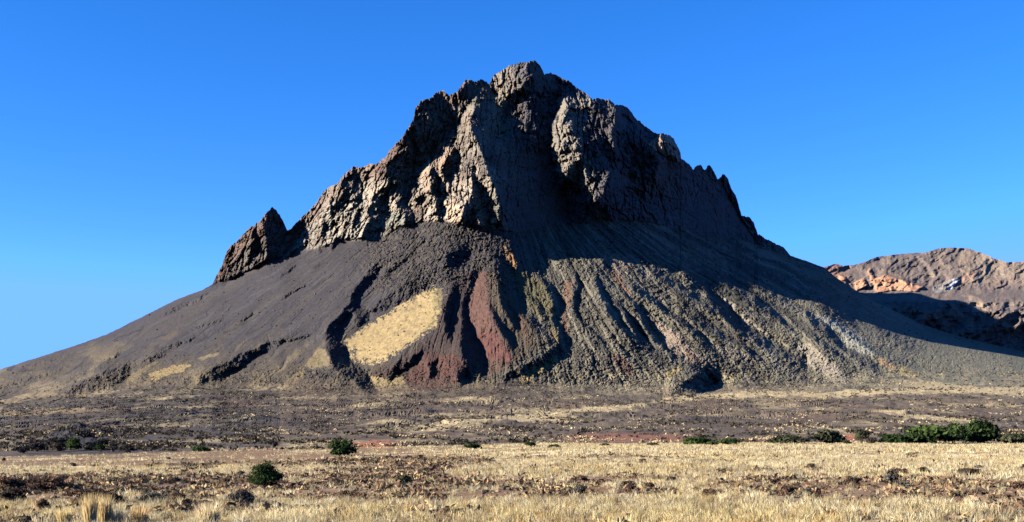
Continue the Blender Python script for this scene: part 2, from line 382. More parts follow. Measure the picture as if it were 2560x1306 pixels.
# ------------------------------------------------------------------ the mountain
NC, NR = 1640, 600
mu = np.linspace(-250, 2810, NC)
jag = 8 * fbm(mu / 26, mu * 0, 4, 71, .65) + 5 * fbm(mu / 7, mu * 0 + 4, 3, 76, .7)
cl = smooth(525, 545, mu) * smooth(1990, 1900, mu)
mvs = ip(SKYLINE, mu) + jag * (.22 + .78 * cl)
mvb = ip(V_A0, mu) + 6
tt = np.linspace(0, 1, NR)[:, None]
MU = np.broadcast_to(mu[None, :], (NR, NC)).astype(np.float64)
MV = mvb[None, :] * (1 - tt) + mvs[None, :] * tt
vc = ip(FOOT, mu)[None, :]
wob = 9 * fbm(MU / 50, MV / 50, 3, 5)
kc = smooth(5, -5, MV - vc + wob) * cl[None, :]                     # 1 on the cliffs
kr = smooth(1200, 1420, MU)                                          # right flank
kap = smooth(950, 1016, MV + 26 * fbm(MU / 130, MV / 30, 4, 8) + 10 * smooth(1500, 1200, MU))     # apron at the foot
ks = (1 - kc) * (1 - kap)

wu = MU + 9 * fbm(MU / 22, MV / 22, 4, 31, .62); wv = MV + 9 * fbm(MU / 22, MV / 22, 4, 33, .62)
Yd = sample(YB, MU, MV) + sample(DR, wu, wv)
# cliffs
lean = np.interp(MU, [500, 1000, 1150, 1300, 1600, 2000], [.45, .4, .1, 0, -.12, -.3])
lu = MU + lean * (MV - 500)
wx = lu + 14 * fbm(MU / 60, MV / 60, 2, 41); wy = MV + 14 * fbm(MU / 60, MV / 60, 2, 43)
N = -13 * ridged(wx / 95, wy / 230, 2, 11) - 11 * ridged(wx / 40, wy / 74, 3, 15, .6) - 6.0 * ridged(wx / 14, wy / 24, 3, 21, .6)
fa, ea = cells(wx / 26, wy / 40, 51, 1.6); fb, eb = cells(wx / 10, wy / 15, 61, 1.8); fz, ez = cells(wx / 4.6, wy / 6, 66, 1.8)
N += 7 * fa + 4.5 * fb + 1.9 * fz + 1.2 * perlin(MU / 4, MV / 5, 25)
N += 13 * smooth(.13, 0, np.abs(perlin(lu / 30 + .25 * perlin(MU / 30, MV / 40, 28), MV / 120, 26))) + 5 * smooth(.16, 0, np.abs(perlin(lu / 13 + .25 * perlin(MU / 16, MV / 22, 29), MV / 48, 27)))
fh, eh = cells(wx / 44 + wy / 90, wy / 17, 68, 1.4)
N += 4.5 * fh
N *= 1 + .22 * smooth(1290, 1220, MU)
DU = sample((np.roll(DR, -1, 1) - np.roll(DR, 1, 1)) / (2 * GS), MU, MV)
shade_calm = 1.0 - .5 * smooth(.15, .8, DU) - .12 * smooth(1250, 1320, MU) - .20 * smooth(1250, 1320, MU) * smooth(480, 540, MV)
Yd += kc * N * shade_calm
# scree
du_, dv_ = MU - 1240, MV - 340
th = np.arctan2(du_, np.maximum(dv_, 20)); rr = np.hypot(du_, dv_)
tw = th + .014 * fbm(MU / 60, MV / 60, 4, 81)
def channels(k, r, seed, sharp=.55):
    p = 1 - 2 * np.abs(perlin(tw * k + 25e-2 * perlin(tw * k * .5, rr / r, seed + 3), rr / r, seed))
    return np.maximum(0, (p - sharp) / (1 - sharp)) ** 1.9
brk = lambda k, seed: smooth(-.25, .25, perlin(MU / (70 * k), MV / (60 * k), seed))
S = kr * .85 * (12 * channels(7, 700, 91, .55) * (.4 + .6 * brk(2, 90)) + 8 * channels(15, 360, 93, .6) * brk(1.2, 94) + 4 * channels(34, 180, 95, .6) * brk(.7, 96) + 2 * channels(70, 90, 97) * brk(.4, 98))
S += (1 - kr) * (5 * channels(10, 800, 101, .75) * brk(1.3, 100) + 2.2 * channels(26, 300, 102, .7) * brk(.9, 103) + .9 * channels(60, 140, 104, .6))
S += smooth(900, 980, MU) * smooth(1450, 1330, MU) * (4 * channels(16, 300, 106, .6) * brk(.8, 110) + 2.5 * channels(40, 120, 107, .65) * brk(.5, 108))
S += -2.5 * kr * ridged(tw * 14, rr / 300, 3, 109)
rocky = np.clip(smooth(880, 960, MU) * smooth(1330, 1250, MU) * smooth(750, 700, MV) + .75 * kr + smooth(860, 960, MV) * .6 + .25 * (fbm(MU / 60, MV / 40, 3, 105) > .12), 0, 1)
yel = c4((220,880),(440,750),(650,620),(800,530),(900,525),(895,630),(870,760),(760,850),(620,950),(440,1030),(330,1000),(280,960),(290,900))
red1 = c4((1130,440),(1180,400),(1190,520),(1200,650),(1240,800),(1300,880),(1350,960),(1360,1010),(1180,990),(1150,900),(1100,830),(1060,680),(1080,580))
PWU = fbm(MU / 14, MV / 14, 4, 200, .6); PWV = fbm(MU / 14, MV / 14, 4, 207, .6)
def pmask(poly, wob_=6):
    return inside(poly, MU + 1.5 * wob_ * PWU, MV + 1.5 * wob_ * PWV)
n3e = fbm(MU / 5, MV / 4, 3, 179)
ycen = yel.mean(0)
Myel = pmask(ycen + (yel - ycen) * .84, 10) | pmask(yel, 8) & (n3e + .7 * PWU + .5 * perlin(MU / 16, MV / 12, 180) > -.08) | pmask(ycen + (yel - ycen) * 1.06, 14) & (n3e + .6 * PWV > .3); Mred = pmask(red1, 5)
rocky = np.where(Myel | Mred, .12, rocky)
fc, ec = cells(MU / 16, MV / 12, 111); fd, ed = cells(MU / 7, MV / 5.5, 121)
S += rocky * (1 + .1 * kr) * (3.2 * fc * (fbm(MU / 45, MV / 35, 2, 131) > -.05) + 2.3 * fd + 1.5 * perlin(MU / 3.6, MV / 3.2, 135) + 1.5 * cells(MU / 3.8, MV / 3.2, 137, 1.5)[0]) + .5 * perlin(MU / 4, MV / 4, 141)
S = np.where(Myel, S * .3, S)
S = S * (1 + .3 * smooth(880, 960, MU) * smooth(1400, 1300, MU) * smooth(760, 700, MV))
Yd += ks * S
Yd = np.maximum(Yd, 200)
X = (MU - 1280) / F * Yd
Z = CAM_H + (VH - MV) / F * Yd
# apron: low lava lumps and hollows raised from the slope itself
ax, ay = X / 26, Yd / 60
ab = 2.0 * np.maximum(fbm(ax, ay, 3, 151), -.15) + .7 * np.maximum(fbm(X / 9, Yd / 20, 3, 155) - .05, 0)
near = smooth(420, 620, Yd)
ter = fbm(X / 70, Yd / 120, 4, 158)
Z += kap * near * smooth(-.1, .25, perlin(X / 60, Yd / 100, 159)) * (1.6 * smooth(.03, .13, ter) + 1.1 * smooth(-.18, -.09, ter))
Z += kap * ab * (.15 + .85 * near) * smooth(300, 360, Yd)
hump = 4.5 * np.exp(-(((MU - 200) / 95) ** 2) - ((Yd - 470) / 85) ** 2) * (1 + .6 * fbm(MU / 30, Yd / 40, 4, 161))
Z += hump
# colours (albedo, with lit and shaded tones painted on the cliffs)
def L(*c): return np.array(c, np.float32)
col = np.zeros((NR, NC, 3), np.float32)
def put(mask, c):
    global col
    m = np.clip(mask, 0, 1).astype(np.float32)[..., None]
    col = col * (1 - m) + np.asarray(c, np.float32) * m
n1 = fbm(MU / 50, MV / 30, 4, 171); n2 = fbm(MU / 14, MV / 10, 4, 175); n3 = fbm(MU / 5, MV / 4, 3, 179)
st = fbm(tw * 26, rr / 260, 4, 183)
put(np.ones_like(MU), L(.060, .056, .064))
put((1 - kr) * smooth(-.1, .35, st) * .6, L(.085, .074, .066))
put(smooth(840, 960, MV + 80 * n1) * (1 - kr) * .8, L(.10, .085, .060))
put((1 - kr) * smooth(.05, .35, fbm(tw * 70, rr / 160, 4, 185)) * .55, L(.092, .088, .095))
put((1 - kr) * smooth(.1, .4, fbm(tw * 50, rr / 300, 4, 186)) * .5, L(.045, .042, .046))
put((1 - kr) * smooth(.30, .5, channels(30, 260, 190, .72) * brk(1, 191)) * .7, L(.032, .031, .036))
put((1 - kr) * smooth(800, 960, MV + 60 * n1) * smooth(.08, .3, fbm(tw * 34, rr / 200, 4, 192)) * .75, L(.24, .19, .11))
put((1 - kr) * smooth(850, 980, MV) * smooth(0, .3, fbm(MU / 70, MV / 16, 4, 188)) * .6, L(.17, .135, .085))
put(kr, L(.108, .100, .084))
put(kr * smooth(-.05, .3, st), L(.21, .19, .135))
put(kr * smooth(.0, .35, -st), L(.070, .070, .064))
st2 = fbm(tw * 60, rr / 200, 4, 184)
put(kr * smooth(.05, .3, st2) * .75, L(.30, .275, .21))
put(kr * smooth(.1, .35, -st2) * .7, L(.075, .076, .066))
put(kr * smooth(.1, .4, n2) * .5, L(.25, .23, .165))
put(smooth(1900, 2350, MU + 200 * n1) * .7, L(.27, .265, .19))
put(smooth(880, 960, MU) * smooth(1330, 1250, MU) * smooth(760, 700, MV) * smooth(-.2, .3, n2), L(.11, .095, .078))
put(kr * smooth(880, 985, MV + 80 * n1) * smooth(-.15, .25, n2 + n1) * .75, L(.40, .345, .22))
put((1 - kr) * smooth(935, 1005, MV + 60 * n1) * smooth(-.1, .3, n2 + .8 * n1) * .7, L(.19, .15, .10))
reg = c4((420,1080),(640,980),(840,820),(930,560),(1090,400),(1060,640),(1040,820),(1100,1090),(900,1180),(760,1200),(540,1150))
put(pmask(reg, 8) * .85, L(.075, .052, .047))
put(pmask(c4((600,1200),(660,1100),(800,950),(1000,960),(1060,1060),(1010,1170),(760,1210)), 8) * (.5 + .5 * smooth(-.2, .2, n2)), L(.115, .056, .046))
put(pmask(c4((1060,580),(1120,420),(1250,410),(1400,640),(1520,820),(1400,1000),(1200,1100),(1080,1080)), 9) * .75, L(.125, .075, .058))
put(Mred, L(.140, .078, .064))
put(pmask(c4((1100,830),(1240,800),(1300,880),(1350,960),(1360,1010),(1180,990),(1150,900)), 6) * .9, L(.140, .064, .057))
put(pmask(c4((1200,430),(1260,420),(1480,720),(1600,900),(1380,1010),(1350,930),(1240,700)), 6) * .8, L(.12, .098, .066))
put(pmask(c4((1350,400),(1420,410),(1560,480),(1640,700),(1600,760),(1500,680),(1400,560)), 7) * .8, L(.15, .135, .065))
put(pmask(c4((1360,640),(1430,690),(1480,880),(1400,800)), 6) * .8, L(.14, .085, .06))
put(Myel * np.clip(1 - smooth(.2, .55, n3 + n2 * .9) * .6 - smooth(.1, .5, n1) * .2, 0, 1), L(.43, .325, .160))
put(pmask(c4((800,530),(900,525),(900,640),(860,780),(800,800),(850,640)), 9) * .5, L(.30, .25, .11))
put(pmask(c4((420,1100),(520,1110),(640,1100),(680,1180),(500,1210)), 8), L(.32, .25, .12))
put(pmask(c4((100,910),(150,930),(190,1030),(60,1050),(0,1040)), 9) * .6, L(.28, .22, .11))
put(pmask(c4((1300,240),(1340,270),(1400,370),(1380,400),(1320,330)), 5), L(.36, .20, .085))
put(pmask(c4((1700,460),(1760,480),(1740,600),(1720,720),(1740,850),(1710,930),(1680,700)), 5) * .9, L(.22, .135, .095))
put(pmask(c4((1640,740),(1680,800),(1670,900),(1600,840)), 5) * .8, L(.22, .17, .09))
put(pmask(c4((1400,1090),(1640,960),(1680,1020),(1560,1060),(1420,1160)), 7) * .9, L(.38, .29, .13))
put(pmask(c5((390,260),(470,240),(560,300),(520,420),(600,560),(680,680),(740,740),(690,700),(560,530),(460,420)), 5) * .85, L(.30, .235, .18))
put(pmask(c5((400,300),(440,330),(520,440),(560,520),(480,450)), 5) * .9, L(.24, .14, .09))
put(pmask(c5((690,690),(760,700),(900,790),(1000,900),(1090,980),(960,960),(860,900),(780,830)), 6) * .9, L(.37, .29, .225))
put(pmask(c5((910,860),(1000,920),(1090,980),(940,950)), 6) * .8, L(.26, .17, .11))
put(pmask(c5((1100,840),(1250,870),(1400,940),(1350,980),(1150,900)), 6) * .8, L(.28, .245, .195))
put(pmask(c5((1130,510),(1230,570),(1350,680),(1450,760),(1540,830),(1620,860),(1720,830),(1800,880),(1960,1040),(1980,1100),(1850,1050),(1720,980),(1700,900),(1440,770),(1300,690)), 6) * .9, L(.36, .315, .255))
put(pmask(c5((440,900),(520,920),(590,1010),(560,1060),(450,960)), 6) * .8, L(.16, .095, .075))
put(pmask(c5((800,1020),(900,980),(880,1020),(820,1060)), 6) * .8, L(.36, .28, .12))
put(pmask(c6((470,600),(600,650),(760,740),(840,820),(900,900),(800,890),(690,830),(640,740),(560,680)), 6) * .95, L(.46, .455, .36))
put(pmask(c6((880,920),(950,910),(1040,980),(1000,1000)), 6) * .9, L(.42, .29, .17))
put(pmask(c6((1000,970),(1080,960),(1180,1040),(1060,1030)), 6) * .9, L(.46, .37, .19))
put(pmask(c1((880,1150),(1000,1110),(1130,1090),(1140,1110),(1000,1160),(900,1190)), 6) * .8, L(.36, .27, .13))
put(pmask(c1((1170,1060),(1290,1025),(1300,1035),(1200,1070)), 4) * .8, L(.26, .21, .12))
put(pmask(c1((700,1250),(800,1220),(810,1235),(720,1265)), 5) * .8, L(.32, .25, .13))
put(pmask(c1((740,1180),(850,1110),(950,1070),(880,1130),(760,1220)), 7) * .7, L(.20, .16, .09))
# apron bands
big = fbm(X / 90, Yd / 150, 4, 187); fine = fbm(X / 9, Yd / 22, 4, 189)
apc = np.where((MU < 700)[..., None], L(.105, .088, .078), L(.165, .128, .098)) + 0 * col
apc = apc * (1 + .5 * n2[..., None])
put(kap * .95, apc)
put(kap * smooth(.05, .3, big + .5 * fine) * smooth(-.35, .1, perlin(MU / 240, MV / 22, 193)) * .9, L(.48, .39, .23))
put(kap * smooth(.15, .45, perlin(MU / 170, MV / 20, 195)) * .7, L(.15, .105, .080))
put(kap * smooth(.12, .25, fine - .3 * big) * .6, L(.06, .055, .045))
def band(pts, wv_, c, k=1., seed=300):
    pts = np.array(pts, float)
    yv = np.interp(MU, pts[:, 0], pts[:, 1]) + 5 * fbm(MU / 90, MV / 60, 3, seed)
    d = np.abs(MV - yv) / wv_
    put(smooth(1.2, .5, d + .9 * fbm(MU / 22, MV / 5, 3, seed + 5)) * smooth(pts[0, 0] - 20 - 200 * (pts[0, 0] <= 0), pts[0, 0] + 90, MU + 70 * fbm(MU / 30, MV / 5, 3, seed + 9)) * smooth(pts[-1, 0] + 20 + 300 * (pts[-1, 0] >= 2500), pts[-1, 0] - 90 + 300 * (pts[-1, 0] >= 2500), MU + 70 * fbm(MU / 30, MV / 5, 3, seed + 11)) * k, c)
straw = L(.62, .50, .29)
band([(1000,1078),(1250,1055),(1450,1030),(1620,1017)], 9, straw, .95, 310)
band([(1150,1062),(1300,1046),(1480,1052)], 7, straw, .9, 320)
band([(1620,1005),(1900,985),(2050,990),(2250,978),(2560,975)], 9, straw, .95, 330)
band([(2230,955),(2400,972),(2560,985)], 10, straw, .9, 335)
band([(1890,1018),(2000,1018)], 5, straw, .8, 340)
band([(2170,1035),(2300,1045),(2480,1058)], 6, straw, .9, 345)
band([(1980,1062),(2180,1085),(2260,1086)], 4, straw, .8, 350)
band([(0,1040),(130,1033),(250,1020)], 6, L(.34, .26, .15), .9, 360)
band([(0,1010),(100,995),(240,985)], 6, L(.26, .20, .12), .8, 362)
band([(300,1005),(420,985),(560,965)], 5, L(.26, .22, .14), .7, 365)
band([(840,1086),(960,1078),(1060,1072)], 5, L(.36, .30, .18), .8, 370)
redearth = L(.50, .19, .11)
band([(1390,1098),(1520,1096),(1640,1097),(1760,1100)], 13, L(.34, .155, .10), .9, 380)
band([(1840,1098),(1960,1100),(2060,1092)], 7, L(.34, .17, .12), .8, 382)
band([(560,1128),(640,1126),(740,1122)], 7, L(.42, .22, .145), .9, 384)
put(pmask(pp((878,1136),(883,1107),(930,1101),(1000,1106),(1016,1124),(960,1136)), 4), redearth)
put(pmask(pp((2105,1106),(2110,1086),(2135,1086),(2140,1106)), 3), redearth)
put(np.exp(-(((MU - 200) / 90) ** 2) - ((MV - 1102) / 22) ** 2) * 1.6, L(.045, .042, .045))
# cliffs
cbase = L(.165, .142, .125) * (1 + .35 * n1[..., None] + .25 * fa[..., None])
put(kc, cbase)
put(kc * smooth(1240, 1330, MU) * .72, L(.105, .106, .130))  # same rock painted darker and bluer as shade on the right cliffs
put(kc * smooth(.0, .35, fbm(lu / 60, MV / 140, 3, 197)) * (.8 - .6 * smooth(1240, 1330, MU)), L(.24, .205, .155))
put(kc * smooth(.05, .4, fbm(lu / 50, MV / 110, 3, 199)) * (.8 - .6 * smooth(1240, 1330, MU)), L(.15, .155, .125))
put(kc * smooth(.05, .35, fbm(MU / 70, MV / 90, 3, 203)) * (.5 - .3 * smooth(1240, 1330, MU)), L(.17, .105, .08))
put(kc * smooth(1290, 1225, MU + .25 * (MV - 400)) * smooth(700, 860, MU) * smooth(-.35, .25, fbm(lu / 40, MV / 90, 4, 205)) * (.3 + .5 * smooth(330, 430, MV)), L(.50, .42, .325))  # paler tone painted where the sun falls on the buttress
put(kc * smooth(690, 720, MU) * smooth(960, 880, MU) * smooth(-.2, .2, fbm(lu / 26, MV / 90, 3, 206)) * .7, L(.42, .40, .335))  # left ribs painted paler too, as sunlit rock
put(kc * pmask(cC((220,240),(550,270),(500,400),(480,560),(440,780),(550,900),(560,1260),(480,1220),(420,1060),(330,1050),(230,1030),(120,720),(150,520),(210,460)), 8) * .7, L(.38, .33, .26))  # sunlit rib painted paler than the shaded cliff around it
put(kc * smooth(520, 545, MU) * smooth(730, 700, MU) * .4, L(.125, .105, .098))
put(kc * smooth(60, 20, MV - mvs[None, :]) * smooth(1230, 1150, MU) * .6, L(.17, .095, .07))
put(kc * pmask(cA((280,600),(400,560),(480,300),(640,330),(560,500),(480,620),(390,600),(400,780),(350,870)), 6) * .6, L(.42, .30, .205))
put(kc * pmask(cA((500,900),(700,960),(720,1120),(560,1130),(520,1060)), 6) * .85, L(.62, .47, .33))
put(kc * pmask(cA((1000,1040),(1060,1040),(1065,1200),(1010,1190)), 4) * .9, L(.62, .48, .34))
put(kc * pmask(cC((1080,750),(1090,690),(1180,590),(1250,580),(1340,660),(1400,780),(1380,870),(1290,830),(1190,770)), 4) * .9, L(.52, .36, .26))  # dome is the same rock, painted paler where it is lit
put(kc * pmask(cB((1290,760),(1370,650),(1450,640),(1560,680),(1560,830),(1400,850)), 4) * .8, L(.24, .25, .21))
col *= (1 + .22 * n3[..., None]) * (1 + .12 * kc * smooth(1290, 1225, MU))[..., None]  # second factor lightens the sunlit left side of the cliffs
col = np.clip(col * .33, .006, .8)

# unseen far side: flanks fall away, middle mass added to shade the range
bk = np.array([14, 45, 110, 220, 360, 500, 620, 760, 950, 1250, 1700], float)[:, None]
top_y, top_z = Yd[-1][None, :], Z[-1][None, :]
by = top_y + bk * (1 + .08 * fbm(mu[None, :] / 60, bk / 60, 2, 211))
blocker = (smooth(900, 1150, mu) * smooth(2060, 1800, mu))[None, :]
zfall = top_z - bk * .75 - 12 * np.abs(fbm(mu[None, :] / 40, bk / 90, 3, 215)) * np.minimum(bk / 60, 1)
zblocker = (CAM_H + (top_z - CAM_H) / top_y * by) * (1 - .02 - .02 * np.minimum(bk / 100, 1) * np.abs(fbm(mu[None, :] / 50, bk / 200, 3, 217))) - np.maximum(bk - 270, 0) * 1.3
bz = zfall * (1 - blocker) + np.maximum(zblocker, -40) * blocker
bx = np.broadcast_to(X[-1][None, :], bz.shape)
VX = np.vstack([X, bx]); VY = np.vstack([Yd, by]); VZ = np.vstack([Z, np.maximum(bz, -40)])
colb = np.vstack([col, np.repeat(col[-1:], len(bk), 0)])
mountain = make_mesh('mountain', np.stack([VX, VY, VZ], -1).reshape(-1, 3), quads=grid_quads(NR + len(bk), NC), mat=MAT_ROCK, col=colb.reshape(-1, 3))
mountain['kind'] = 'structure'
mountain['label'] = 'dark volcanic mountain with craggy cliffs above gullied scree slopes'

# ------------------------------------------------------------------ the mountains behind
def back_range():
    nc, nr = 420, 300
    u = np.linspace(1880, 2820, nc)
    sk = pp((1880,760),(1960,720),(2040,690),(2062,668),(2069,665),(2091,660),(2110,665),(2139,662),(2165,654),(2191,643),(2227,638),(2275,633),(2312,632),(2345,622),(2374,619),(2418,621),(2448,630),(2485,646),(2518,656),(2560,654),(2640,648),(2720,680),(2820,720))
    vs = ip(sk, u) + 2.0 * fbm(u / 16, u * 0, 4, 401, .65)
    t = np.linspace(0, 1, nr)[:, None]
    v = 905 * (1 - t) + vs[None, :] * t
    U = np.broadcast_to(u[None, :], v.shape)
    Y = np.interp(905 - v, [-5, 0, 125, 150, 180, 300], [2690, 2700, 2735, 2790, 3080, 3520])
    wu_ = U + 12 * fbm(U / 60, v / 60, 3, 403)
    wv_ = v + 12 * fbm(U / 60, v / 60, 3, 404)
    Y += -55 * ridged(wu_ / 130 + wv_ / 160, wv_ / 110, 4, 405) - 14 * fbm(wu_ / 30, wv_ / 30, 4, 409) - 6 * ridged(U / 14, v / 18, 3, 413)
    bowl = inside(c6((1000,260),(1180,220),(1250,290),(1290,370),(1250,430),(1220,420),(1050,360)), U, v)
    Y += 60 * blur(bowl * smooth(2220, 2390, U), 8)
    orange = inside(c6((850,300),(900,370),(960,345),(1040,370),(1220,430),(1180,460),(1020,450),(910,470),(870,400),(840,330)), U + 6 * fbm(U / 12, v / 12, 2, 417), v) | inside(c6((640,345),(690,360),(705,440),(650,410)), U, v) | inside(c6((750,400),(820,365),(840,420),(760,460)), U, v)
    a, e = cells(U / 14, v / 16, 421)
    Y += blur(orange * 1.0, 3) * (-30 + 5 * a) + 4 * a
    Y = blur(Y, 1)
    n = fbm(U / 40, v / 25, 4, 425); n_ = fbm(U / 14, v / 14, 4, 427)
    c = np.zeros(v.shape + (3,), np.float32) + L(.115, .092, .085)
    def p(m, k):
        nonlocal c
        m = np.clip(m, 0, 1)[..., None]; c = c * (1 - m) + k * m
    p(smooth(2330, 2420, U + 60 * n) * smooth(720, 690, v), L(.20, .155, .12))
    p(smooth(.0, .3, n) * .7, L(.19, .145, .11))
    p(smooth(.0, .3, n_) * .5, L(.10, .095, .095))
    p(smooth(2140, 2090, U + 30 * n) * .8, L(.20, .11, .08))
    p(orange * 1., L(.36, .195, .12))
    p(inside(c6((1270,440),(1420,370),(1480,370),(1400,460),(1300,470)), U, v) * .8, L(.22, .205, .18))
    p(inside(c6((1470,380),(1560,320),(1570,350),(1480,410)), U, v) * .8, L(.30, .18, .13))
    p(inside(c6((1520,480),(1560,600),(1680,590),(1600,500)), U + 5 * n_, v) * .7, L(.25, .19, .14))
    p(inside(c6((1385,462),(1405,415),(1425,375),(1452,372),(1452,398),(1425,430)), U + 3 * n_, v + 2 * n_), L(.60, .57, .55))
    Xb = (U - 1280) / F * Y; Zb = CAM_H + (VH - v) / F * Y
    k = np.array([40, 140, 400, 900], float)[:, None]
    Xx = np.vstack([Xb, np.repeat(Xb[-1:], 4, 0)]); Yy = np.vstack([Y, Y[-1:] + k]); Zz = np.vstack([Zb, np.maximum(Zb[-1:] - k * .7, -40)])
    # the lower edge runs down into the valley floor
    Xx = np.vstack([Xb[:1], Xx]); Yy = np.vstack([Y[:1] - 60, Yy]); Zz = np.vstack([Zb[:1] * 0 - 30, Zz])
    cc = np.vstack([c[:1], c, np.repeat(c[-1:], 4, 0)])
    o = make_mesh('mountain_range', np.stack([Xx, Yy, Zz], -1).reshape(-1, 3), quads=grid_quads(nr + 5, nc), mat=MAT_ROCK, col=np.clip(cc * .62, .01, .9).reshape(-1, 3))
    o['kind'] = 'structure'
    o['label'] = 'distant brown mountain range with a snow streak behind the right slope'
back_range()

# ------------------------------------------------------------------ the plain
def ground_z(x, y):
    x = np.asarray(x, np.float64); y = np.asarray(y, np.float64)
    u = x / np.maximum(y, 1) * F + 1280
    tilt = .024 * np.minimum(x - 10, 0) * smooth(-5, 60, y)
    edge = 232 + 0 * x
    z = tilt + .10 * fbm(x / 9, y / 9, 3, 501) + .35 * fbm(x / 40, y / 40, 2, 505) * smooth(30, 90, y)
    z = z - 2.2 * smooth(edge, edge + 16, y + 8 * fbm(x / 30, y / 30, 2, 509))
    z = z - 8 * smooth(330, 800, y)
    return z
gy = np.concatenate([np.linspace(-45, 5, 12), np.geomspace(6, 420, 520), np.geomspace(440, 40000, 40)])
ga = np.concatenate([[-6, -3.5, -2.2, -1.5, -1.1, -.85, -.7], np.linspace(-.6, .6, 700), [.7, .85, 1.1, 1.5, 2.2, 3.5, 6]])
GYY = np.repeat(gy[:, None], len(ga), 1); GXX = (GYY + 60 * np.exp(-np.maximum(GYY, 0) / 60)) * ga[None, :]
GZZ = ground_z(GXX, GYY)
def ground_cover(x, y):
    """0 bare stony soil .. 1 dense straw grass, and how shrubby"""
    z = ground_z(x, y); yy = np.maximum(y, 4); v = VH + (CAM_H - z) * F / yy; u = 1280 + x * F / yy
    n = fbm(x / 5, y / 7, 3, 521); b = fbm(x / 18, y / 30, 3, 525)
    g = np.interp(v, [1100,1112,1135,1150,1165,1185,1200,1213,1235,1250,1262,1310], [.75,.75,.6,.75,.95,.9,.45,.27,.22,.42,.78,.7])
    rightness = smooth(900, 1500, u)
    g = np.where(v < 1165, g * (.35 + .65 * rightness), g)
    g = np.where((v < 1215) & (v > 1150), g * (.62 + .38 * rightness), g)
    strip = smooth(800, 600, u) * smooth(1112, 1118, v) * smooth(1152, 1142, v)
    g = g * (1 - .8 * strip)
    leftbrown = smooth(620, 420, u) * smooth(1190, 1205, v) * smooth(1262, 1240, v)
    g = g * (1 - .8 * leftbrown)
    g = g * (1 - .55 * smooth(1700, 2000, u) * smooth(1205, 1235, v))
    g = g + .8 * n + .65 * b
    return np.clip(g, 0, 1), u, v
gg, gu_, gv_ = ground_cover(GXX, GYY)
gn = fbm(GXX / 1.2, GYY / 2.0, 4, 531); gb = fbm(GXX / 10, GYY / 24, 3, 535)
gc = np.zeros(GXX.shape + (3,), np.float32) + L(.185, .115, .058)
def gp(m, c):
    global gc
    m = np.clip(m, 0, 1).astype(np.float32)[..., None]; gc = gc * (1 - m) + c * m
gp(smooth(-.1, .3, gb), L(.20, .135, .078))
gp(smooth(.05, .35, -gb) * smooth(700, 300, gu_), L(.10, .070, .058))
gp(smooth(.1, .4, gn) * .6, L(.30, .215, .13))
gp(smooth(.05, .35, fbm(GXX / .5, GYY / .9, 3, 537)) * .7, L(.10, .060, .043))
gp(smooth(.35, .8, gg) * .85, L(.46, .36, .21))
gp(smooth(60, 110, GYY) * smooth(.4, .7, gg) * .8, L(.72, .59, .36))
gc *= 1 + .3 * gn[..., None]
ground = make_mesh('ground', np.stack([GXX, GYY, GZZ], -1).reshape(-1, 3), quads=grid_quads(len(gy), len(ga)), mat=MAT_SOIL, col=np.clip(gc * .55, .01, .8).reshape(-1, 3), smooth_shade=True)
ground['kind'] = 'structure'
ground['label'] = 'dry stony plain with straw grass in front of the mountain'

# ----VEG ------------------------------------------------------------ plants and stones: helpers
rng = np.random.default_rng(11)
def leaf_material(name, transl):
    m = bpy.data.materials.new(name); m.use_nodes = True
    n, l = m.node_tree.nodes, m.node_tree.links
    n.clear()
    at = n.new('ShaderNodeAttribute'); at.attribute_name = 'col'
    d = n.new('ShaderNodeBsdfDiffuse'); t = n.new('ShaderNodeBsdfTranslucent'); mx = n.new('ShaderNodeMixShader'); mx.inputs[0].default_value = transl
    o = n.new('ShaderNodeOutputMaterial')
    l.new(at.outputs['Color'], d.inputs[0]); l.new(at.outputs['Color'], t.inputs[0])
    l.new(d.outputs[0], mx.inputs[1]); l.new(t.outputs[0], mx.inputs[2]); l.new(mx.outputs[0], o.inputs[0])
    return m
MAT_GRASS = leaf_material('dry straw', .42)
MAT_LEAF = leaf_material('leaf', .15)
MAT_STEM = rock_material('stem bark', 8, .3, .01)
MAT_STONE = rock_material('stone', 2.0, .35, .05)

def tag(o, label, cat, group=None, kind=None):
    o['label'] = label; o['category'] = cat
    if group: o['group'] = group
    if kind: o['kind'] = kind

def at_row(u, v):
    """where the line of sight through photo point (u, v) meets the plain"""
    y = np.geomspace(9, 300, 4000); x = (u - 1280) / F * y
    vv = VH + (CAM_H - ground_z(x, y)) * F / y
    k = np.nonzero(vv <= v)[0]
    i = k[0] if len(k) else len(y) - 1
    return float(x[i]), float(y[i]), float(ground_z(x[i], y[i]))

def on_mountain(u, v):
    ci = int(np.clip(round((u - mu[0]) / (mu[1] - mu[0])), 0, NC - 1))
    t = (mvb[ci] - v) / (mvb[ci] - mvs[ci])
    ri = int(np.clip(round(t * (NR - 1)), 0, NR - 1))
    return X[ri, ci], Yd[ri, ci], Z[ri, ci]

def unit(n):
    a = rng.normal(size=(n, 3)); return a / np.linalg.norm(a, axis=1, keepdims=True)

def leaf_quads(P, size, stretch=1.0, nrm=None):
    """one small leaf spray (quad) at every point, facing anywhere"""
    n = len(P)
    a = unit(n) if nrm is None else nrm + .8 * unit(n)
    a /= np.linalg.norm(a, axis=1, keepdims=True)
    b = np.cross(a, unit(n)); b /= np.linalg.norm(b, axis=1, keepdims=True) + 1e-9
    c = np.cross(a, b)
    s = (size * rng.uniform(.6, 1.4, n))[:, None]
    b = b * s * stretch; c = c * s
    V = np.stack([P - b - c * .4, P + c * .25 - b * .2, P + b + c * .1, P + b * .1 - c], 1).reshape(-1, 3)
    return V, np.arange(n * 4).reshape(n, 4)

